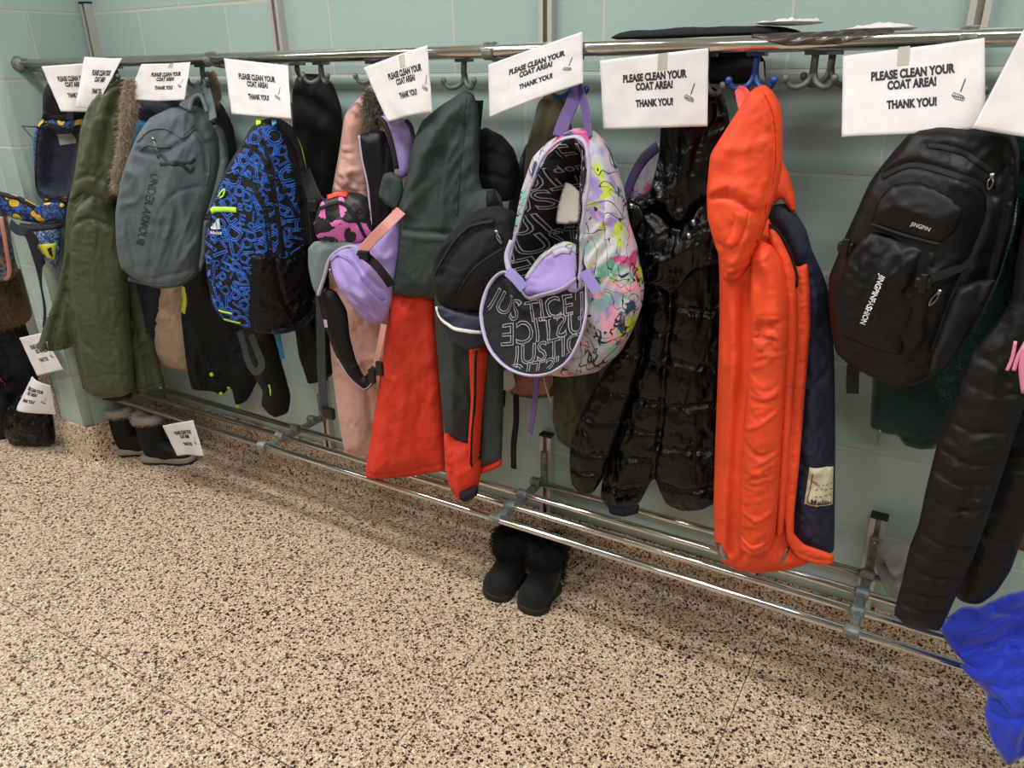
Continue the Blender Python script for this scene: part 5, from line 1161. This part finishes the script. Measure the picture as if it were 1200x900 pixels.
strap('handle', [G(1100, 152, -.31), G(1106, 138, -.27), G(1114, 130, -.24), G(1122, 138, -.27), G(1128, 152, -.31)], .02, .005, 'strapblk', r_)
t_ = Sheet([(962, 321), (969, 318), (971, 338), (965, 342)], -.2, 0, T=.002, res=.005); t_.build('care_tag', 'tag', r_)
# ================================================================ green fleece
r_ = root_at('green_fleece_jacket', 'dark green fleece jacket behind the black backpack with white lettering', 'fleece', 1180, 130, -.2)
s = Sheet([(1023, 430), (1019, 500), (1036, 508), (1052, 510), (1060, 522), (1078, 527), (1096, 526), (1120, 505), (1150, 440), (1190, 300), (1190, 200), (1150, 200), (1080, 330)], -.13, 0, T=.025, Rr=.03, sm=1, folds=[([(1022, 500), (1060, 508), (1098, 512)], .004, -.005)], wr=(.006, .05, 80, 2), res=.008, seed=141); b_ = s.build('body', 'greenknit', r_)
puller('zip_pull', G(1031, 506, -.19), b_, 'metalpull', .03, w_=.004)
s = Sheet([(1165, 152), (1205, 150), (1235, 200), (1225, 300), (1190, 400), (1160, 440), (1125, 466), (1112, 470), (1102, 462), (1098, 448), (1104, 438), (1140, 390), (1170, 330), (1190, 270), (1195, 200)], -.255, 0, T=.03, Rr=.06, wr=[(.006, .03, 60, 1.5)], res=.006, seed=143); a_ = s.build('sleeve', 'fleecegreen', r_); s.fur('pile', None, 'fleecegreen', a_, 16000, .007, .0008, droop=(0, 0, -.3), spread=.9)
s2 = Sheet([(1100, 446), (1110, 455), (1116, 468), (1112, 470), (1101, 462)], -.265, 0, T=.03, res=.007); s2.build('cuff', 'greenknit', a_)
# ================================================================ black quilted coat
r_ = root_at('quilted_coat', 'long black quilted coat with pink drawcord at the right edge', 'coat', 1215, 150, -.3)
s = Sheet([(1196, 240), (1230, 190), (1290, 230), (1290, 480), (1240, 560), (1200, 625), (1185, 668), (1168, 694), (1148, 709), (1120, 703), (1118, 640), (1150, 560), (1180, 400), (1188, 320)], -.31, -4, T=.035, Tb=.02, Rr=.05, quilt=[[(1120, 580 + 0), (1200, 600), (1290, 600)], [(1130, 520), (1200, 540), (1290, 540)], [(1150, 460), (1210, 480), (1290, 480)], [(1118, 640), (1200, 660)]], qa=.008, qw=.02, wr=[(.005, .04, 20, 2)], res=.0075, seed=151); b_ = s.build('body', 'quiltblack', r_)
SL = [(1215, 235), (1200, 262), (1190, 310), (1186, 352), (1168, 377), (1138, 412), (1128, 436), (1114, 486), (1100, 513), (1092, 545), (1085, 573), (1076, 616), (1066, 640), (1055, 688), (1047, 719), (1060, 731), (1080, 736), (1102, 739), (1122, 696), (1142, 650), (1160, 600), (1180, 540), (1200, 480), (1222, 400), (1240, 300), (1235, 250)]
ql = [[(1075, 618), (1105, 628), (1150, 640)], [(1085, 575), (1120, 590), (1168, 592)], [(1098, 518), (1140, 536), (1190, 540)], [(1112, 490), (1150, 500), (1198, 500)], [(1126, 440), (1165, 455), (1215, 455)], [(1062, 655), (1095, 668), (1138, 676)], [(1050, 700), (1085, 708), (1122, 715)], [(1092, 548), (1130, 560), (1180, 566)], [(1140, 410), (1170, 425), (1184, 445)], [(1070, 640), (1100, 648), (1146, 658)], [(1056, 682), (1090, 690), (1130, 696)], [(1190, 350), (1178, 390), (1184, 445)]]
s = Sheet(SL, -.38, -4, T=.042, Rr=.06, sm=1, quilt=ql, qa=.008, qw=.016, wr=[(.005, .05, 60, 2), (.003, .014, 15, 3.5)], res=.0055, seed=153); a_ = s.build('sleeve', 'quiltblack', r_)
tube('drawcord', [G(1203, 400, -.43), G(1193, 418, -.43), G(1188, 434, -.43)], .003, 'pinkcord', r_, 4); tube('drawcord', [G(1202, 405, -.43), G(1198, 430, -.43), G(1201, 460, -.43)], .005, 'pinkcord', r_, 4)
tube('drawcord', [G(1190, 400, -.43), G(1186, 420, -.43), (G(1180, 434, -.43))], .0025, 'pinkcord', r_, 4)
r_ = root_at('maroon_garment', 'small edge of a dusky red garment behind the black quilted coat', 'garment', 1205, 560, -.1)
s = Sheet([(1196, 600), (1230, 580), (1250, 640), (1200, 648), (1188, 640)], -.10, 0, T=.03, res=.012); s.build('body', cloth('dusky_red_cloth', '#6b4448', .8), r_)
# ================================================================ cloths on the rack
r_ = root_at('grey_cloth', 'crumpled grey knit cloth lying on the low rack beside the right upright', 'cloth', 1050, 700, -.07)
s = Sheet([(1029, 636), (1038, 632), (1052, 634), (1078, 637), (1080, 680), (1066, 700), (1053, 712), (1044, 705), (1034, 685), (1026, 664)], -.085, 0, pitch=8, T=.02, Rr=.03, sm=1, folds=[([(1030, 638), (1048, 668), (1066, 652)], .006, .012), ([(1032, 648), (1048, 676), (1070, 660)], .006, -.012), ([(1036, 662), (1046, 690), (1054, 708)], .006, -.010)], wr=[(.008, .03, 50, 2)], res=.006, seed=161); s.build('fabric', 'greycloth', r_)
r_ = root_at('blue_shirt', 'royal blue jersey shirt slumped over the right end of the low rack', 'shirt', 1180, 770, -.3)
s = Sheet([(1102, 735), (1112, 722), (1128, 710), (1148, 711), (1166, 702), (1182, 694), (1215, 688), (1290, 700), (1300, 800), (1250, 850), (1210, 830), (1170, 815), (1146, 802), (1134, 780), (1120, 766), (1108, 752)], -.30, 0, pitch=45, T=.03, Rr=.05, sm=1,
          folds=[([(1112, 752), (1145, 745), (1175, 728), (1205, 712)], .010, .016), ([(1120, 764), (1150, 762), (1185, 742)], .008, -.014), ([(1140, 715), (1160, 730), (1200, 725)], .010, .010), ([(1150, 800), (1170, 775), (1210, 770)], .010, .014), ([(1106, 744), (1140, 758), (1180, 750), (1215, 730)], .005, -.012), ([(1160, 706), (1172, 722), (1215, 722)], .005, -.010), ([(1130, 774), (1150, 785), (1185, 765), (1215, 750)], .006, -.012), ([(1190, 700), (1200, 740), (1190, 790)], .008, .010)], wr=[(.010, .045, 25, 2.5), (.003, .015, 40, 2.5)], res=.0065, seed=171); b_ = s.build('body', 'bluecloth', r_)
s = Sheet([(1122, 776), (1134, 778), (1150, 790), (1175, 782), (1215, 770), (1260, 800), (1250, 860), (1204, 884), (1182, 899), (1170, 885), (1160, 864), (1153, 840), (1157, 814), (1146, 802), (1132, 790)], -.36, 0, pitch=15, T=.022, Rr=.04, sm=1,
          folds=[([(1128, 780), (1160, 798), (1175, 815), (1190, 838)], .008, .012), ([(1150, 792), (1175, 800), (1200, 800)], .008, -.012), ([(1170, 818), (1185, 832), (1192, 838)], .006, -.012), ([(1195, 800), (1190, 850), (1182, 890)], .012, .008), ([(1160, 830), (1180, 838), (1200, 830)], .004, -.008), ([(1205, 790), (1205, 840), (1196, 880)], .006, -.010)], wr=[(.006, .04, 60, 2.5), (.002, .015, 70, 2.5)], res=.0065, seed=173); s.build('sleeve', 'bluecloth', r_)
# ================================================================ things on and under the hat shelf
def lying(pts, z, T, name, mat, root, wr, seed, res=.012):
    """a flat soft thing resting on the shelf tubes; pts = (x, y) world"""
    s_ = Sheet([(600, 50), (620, 50), (610, 60)], -.2, res=res)
    s_.O = np.array([0, 0, z]); s_.u = np.array([1., 0, 0]); s_.v = np.array([0, 1., 0]); s_.n = np.array([0, 0, 1.])
    P = np.array(pts)
    for _ in range(2):
        A = P; B = np.roll(P, -1, axis=0); P = np.empty((len(A) * 2, 2)); P[0::2] = A * .75 + B * .25; P[1::2] = A * .25 + B * .75
    s_.poly = resample(P, res); s_.c = s_.poly.mean(0); s_.T = T; s_.Tb = .004; s_.R = .03; s_.wr = wr; s_.seed = seed; s_.folds = []; s_.quilt = []; s_.dents = []
    return s_, s_.build(name, mat, root)
r_ = thing('black_folder', 'flat black folder lying on the hat shelf above the puffer jacket', 'folder', (-.5, -.15, RZ + .012))
lying([(-.70, -.268), (-.40, -.262), (-.33, -.15), (-.34, -.04), (-.66, -.03)], RZ + .0185, .012, 'cover', 'blackmatte', r_, (.002, .04, 20, 2), 3)
r_ = thing('white_crumpled_paper', 'crumpled white paper lying on the black folder on the hat shelf', 'paper', (-.40, -.12, RZ + .03))
lying([(-.42, -.2), (-.33, -.22), (-.28, -.10), (-.38, -.06)], RZ + .036, .004, 'sheet', 'paper', r_, (.006, .03, 20, 1.5), 5, .008)
r_ = thing('printed_paper', 'creased white printed paper on the hat shelf near the right upright', 'paper', (-.18, -.2, RZ + .015))
sp_, o_ = lying([(-.26, -.262), (-.13, -.256), (-.14, -.12), (-.25, -.10)], RZ + .019, .003, 'sheet', 'paper', r_, (.006, .04, 20, 1.5), 7, .008)
r_ = thing('plastic_bag', 'smoky clear plastic bag folded over the front rail above the orange parka', 'bag', (-.27, RY, RZ + .015))
# draped film following the rail
V = []; Fc = []; na, nb_ = 40, 16
for i in range(na):
    x = -.385 + .225 * i / (na - 1); e = min(1, i / 10, (na - 1 - i) / 14)
    for j in range(nb_):
        a = math.radians(160 - (j / (nb_ - 1)) * (110 + 70 * e)); rr = .0150 + .0014 * math.sin(i * .9 + j) + (.002 if j == 0 else 0) + .008 * max(0, (160 - math.degrees(a)) < 30) * e
        V.append((x, RY - math.cos(a) * -1 * rr * -1 if False else RY + -math.cos(PI - a) * -rr, RZ + math.sin(a) * rr))
for i in range(na - 1):
    for j in range(nb_ - 1): a = i * nb_ + j; Fc.append((a, a + 1, a + nb_ + 1, a + nb_))
o = link('film', V, Fc, 'film', r_); m_ = o.modifiers.new('thickness', 'SOLIDIFY'); m_.thickness = .0006; m_.offset = 1
r_ = root_at('folded_black_hat', 'folded black knit hat with a grey tag hanging under the rail beside the blue hook', 'hat', 862, 62, -.2)
s = Sheet([(826, 62), (860, 60), (890, 62), (897, 72), (897, 92), (888, 98), (858, 98), (826, 99)], -.185, 4, T=.018, Rr=.025, res=.006, wr=(.003, .03, 10, 2)); b_ = s.build('knit', 'blackmatte', r_)
s.patch('care_tag', [(883, 74), (895, 72), (896, 95), (886, 97)], 'greycloth', b_, T=.001, lift=.003)
# ================================================================ boots
def boot(name, label, base, ang, kind, Lg=1.0, group=None, S=1.0):
    """base = ankle point on the floor, ang = direction of the toe in degrees"""
    base = np.array(base, float); ca, sa = math.cos(math.radians(ang)), math.sin(math.radians(ang))
    def W(p): x, y, z = np.array(p) * S; return base + np.array([x * ca - y * sa, x * sa + y * ca, z])
    t_ = thing(name, label, 'boot', base, group)
    if kind == 'fur': hs, ha, hb = .150, .052, .046
    else: hs, ha, hb = .205, .056, .046
    rings = [((0, hs), 0, ha, hb), ((0, hs * .8), 0, ha * .97, hb * .97), ((.002, .11), 4, ha, hb * .95), ((.006, .085), 18, .057, .042), ((.018, .066), 42, .062, .041), ((.045, .053), 66, .052, .042), ((.08, .044), 80, .042, .044), ((.115, .038), 88, .036, .045), ((.145, .034), 92, .031, .042), ((.165, .030), 95, .024, .033), ((.176, .027), 98, .013, .018)]
    rings = [((c[0] * Lg, c[1]), t, a, b) for c, t, a, b in rings]
    nseg = 28; V = []
    def add(c, tdeg, a, b):
        t = math.radians(tdeg); p = (math.cos(t), math.sin(t))
        for k in range(nseg):
            q = 2 * PI * k / nseg; x = c[0] + p[0] * a * math.cos(q); z = c[1] + p[1] * a * math.cos(q); z = max(z, .012)
            jit = 1 + .02 * math.sin(3 * q + c[1] * 60); V.append(W((x, b * math.sin(q) * jit, z)))
    # resample the ring list smoothly
    arr = np.array([[c[0], c[1], t, a, b] for c, t, a, b in rings]); arr = np.array(cat(arr, 4))
    # lining first (inside, upwards), then the outside
    for z, sc in ((.06, .5), (.08, .75), (hs * .8, .80), (hs - .004, .84), (hs + .004, .92)): add((0, z), 0, ha * sc, hb * sc)
    nl = 5
    for r in arr: add((r[0], r[1]), r[2], r[3], r[4])
    m = nl + len(arr); Fc = [(i * nseg + k, i * nseg + (k + 1) % nseg, (i + 1) * nseg + (k + 1) % nseg, (i + 1) * nseg + k) for i in range(m - 1) for k in range(nseg)]
    Fc += [tuple(range(nseg)), tuple((m - 1) * nseg + k for k in range(nseg))]
    up = link('upper', V, Fc, 'suede' if kind == 'fur' else 'blacknylon', t_)
    # sole
    out = [(-.058, 0), (-.052, .026), (-.03, .038), (.01, .038), (.05, .036), (.09, .044), (.13, .046), (.16, .036), (.180, .014), (.182, -.012), (.165, -.034), (.13, -.044), (.09, -.042), (.05, -.036), (.01, -.038), (-.03, -.038), (-.052, -.026)]
    P = np.array(cat([np.array(p) * [Lg, 1] for p in out], 4, True)); n = len(P)
    def slab(z0, z1, g0, g1, nm, mt):
        zs = [(z0, g0 - .03), (z0 + .002, g0), (z1 - .002, g1), (z1, g1 - .03)]; V = []
        c = P.mean(0)
        for z, g in zs: V += [W((*(c + (p - c) * (1 + g)), z)) for p in P]
        Fc = [(i * n + k, i * n + (k + 1) % n, (i + 1) * n + (k + 1) % n, (i + 1) * n + k) for i in range(3) for k in range(n)] + [tuple(range(n))[::-1], tuple(3 * n + k for k in range(n))]
        return link(nm, V, Fc, mt, t_)
    if kind == 'fur': slab(.0, .022, .0, .02, 'sole', 'sole')
    else: slab(.0, .010, -.01, 0, 'outsole', 'sole'); slab(.010, .034, .02, .03, 'sole', 'greysole')
    # fur collar: a torus with fur on it
    V = []; path = []
    for k in range(32): q = 2 * PI * k / 32; path.append((ha * .93 * math.cos(q), hb * .93 * math.sin(q), hs + (-.01 if kind == 'fur' else .0)))
    V, Fc = sweep_vf([W(p) for p in path], circ(.013 if kind == 'fur' else .009, 10, .03 if kind == 'fur' else .014), (0, 0, 1), closed=True)
    mt = 'blackfur' if kind == 'fur' else 'greyfur'
    c_ = link('fur_collar', V, Fc, mt, t_)
    V = np.array(V); cen = np.repeat(np.array([W(p) for p in path]), 10, 0); nr = V - cen; nr /= np.linalg.norm(nr, axis=1)[:, None] + 1e-9
    nf = 7000; i0 = rng.integers(0, len(V), nf); base_ = V[i0] + rng.normal(0, .004, (nf, 3))
    fur_obj('fur', base_, nr[i0], mt, c_, (.010 if kind == 'fur' else .004), .0008, (0, 0, -.3 if kind == 'fur' else 0), .6)
    if kind == 'fur':   # fringe down the back seam
        nf = 2500; zz = rng.uniform(.02, .14, nf); q = rng.normal(PI, .35, nf); B_ = np.array([W((-.0 + ha * math.cos(a) - .002, hb * math.sin(a), z)) for a, z in zip(q, zz)]); N_ = np.array([W((math.cos(a), math.sin(a), 0)) - base for a in q])
        fur_obj('back_fur', B_, N_, mt, up, .014, .0008)
    return t_
def ank(px, py, h): return FL(px, py, h) * [1, 1, 0]
b1 = ank(601, 634, .14); b2 = ank(641, 646, .14)
boot('fur_boot', 'black fur-cuffed boot under the low rack, left one of the pair', b1, -97, 'fur', .60)
boot('fur_boot', 'black fur-cuffed boot under the low rack, right one of the pair', b2, -92, 'fur', .62)
b3 = ank(172, 488, .19); b4 = ank(139, 480, .19)
boot('snow_boot', 'black snow boot with grey fur lining, nearer one beside the pier', b3, 28, 'snow', .95, S=.9)
boot('snow_boot', 'black snow boot with grey fur lining, farther one against the pier', b4, 34, 'snow', .95, S=.9)
# ================================================================ the bay beyond the pier
r_ = root_at('black_jacket', 'long black jacket hanging in the bay beyond the pier', 'jacket', 0, 340, -.3)
s = Sheet([(-120, 330), (-20, 340), (20, 362), (34, 400), (44, 450), (30, 500), (-10, 516), (-120, 510)], -.30, 25, T=.06, Rr=.1, wr=[(.016, .06, 70, 2)], folds=[([(0, 380), (10, 430), (0, 500)], .03, -.02)], seed=201, res=.012); b_ = s.build('body', 'blackmatte', r_)
s.ribbon('red_piping', [(-6, 436), (8, 441), (14, 447)], .005, 'redorange', b_, lift=.001)
r_ = root_at('black_puffy_coat', 'black puffy coat slumped to the floor left of the pier', 'coat', 40, 470, -.36)
s = Sheet([(8, 480), (22, 462), (40, 452), (52, 462), (60, 486), (65, 521), (40, 522), (14, 521), (4, 505)], -.36, 25, T=.05, Rr=.08, wr=[(.014, .04, 70, 2), (.006, .02, 20, 2)], seed=203, res=.009); s.build('body', 'puffer', r_)
r_ = root_at('black_coat', 'black coat beside the puffy one at the left edge of the photo', 'coat', -20, 470, -.33)
s = Sheet([(-100, 450), (-10, 452), (8, 475), (14, 505), (8, 520), (-20, 518), (-100, 512)], -.42, 20, T=.05, Rr=.08, wr=[(.012, .04, 70, 2)], seed=204, res=.012); s.build('body', 'blackmatte', r_)
r_ = root_at('fur_trimmed_coat', 'dark coat with brown curly fur trim at the left edge', 'coat', 0, 310, -.25)
s = Sheet([(-100, 318), (0, 314), (22, 312), (33, 356), (36, 376), (10, 386), (-100, 380)], -.28, 25, T=.05, Rr=.06, wr=(.01, .03, 20, 2), seed=205, res=.012); f_ = s.build('fur_trim', 'brownfur', r_); s.fur('fur', None, 'brownfur', f_, 7000, .02, .0012)
s = Sheet([(-100, 240), (0, 262), (14, 300), (22, 330), (-20, 330), (-100, 330)], -.22, 25, T=.04, wr=(.01, .05, 80, 2), res=.014, seed=3); s.build('body', 'navycloth', r_)
r_ = root_at('picture_bag', 'colourful printed bag cut off by the left edge of the photo', 'bag', -5, 260, -.36)
t = NT('swirl_print', .4); t.col(t.ramp(noise(t, t.co(), 22, 3, .5, 1.5), [(.35, '#2a2440'), (.45, '#4c7f8a'), (.52, '#8a5a3c'), (.6, '#35304c')])); M['swirl'] = t.m
s = Sheet([(-80, 248), (2, 252), (8, 290), (13, 318), (8, 330), (-80, 334)], -.36, 25, T=.02, Rr=.02, res=.01); b_ = s.build('body', 'swirl', r_, depth=.04); s.ribbon('edge', [(2, 254), (8, 290), (12, 318), (7, 328)], .010, 'rose', b_)
tube('rail', [(-8.0, RY, RZ), (PX0 - .001, RY, RZ)], .0135, 'chrome', shelf, n=16)
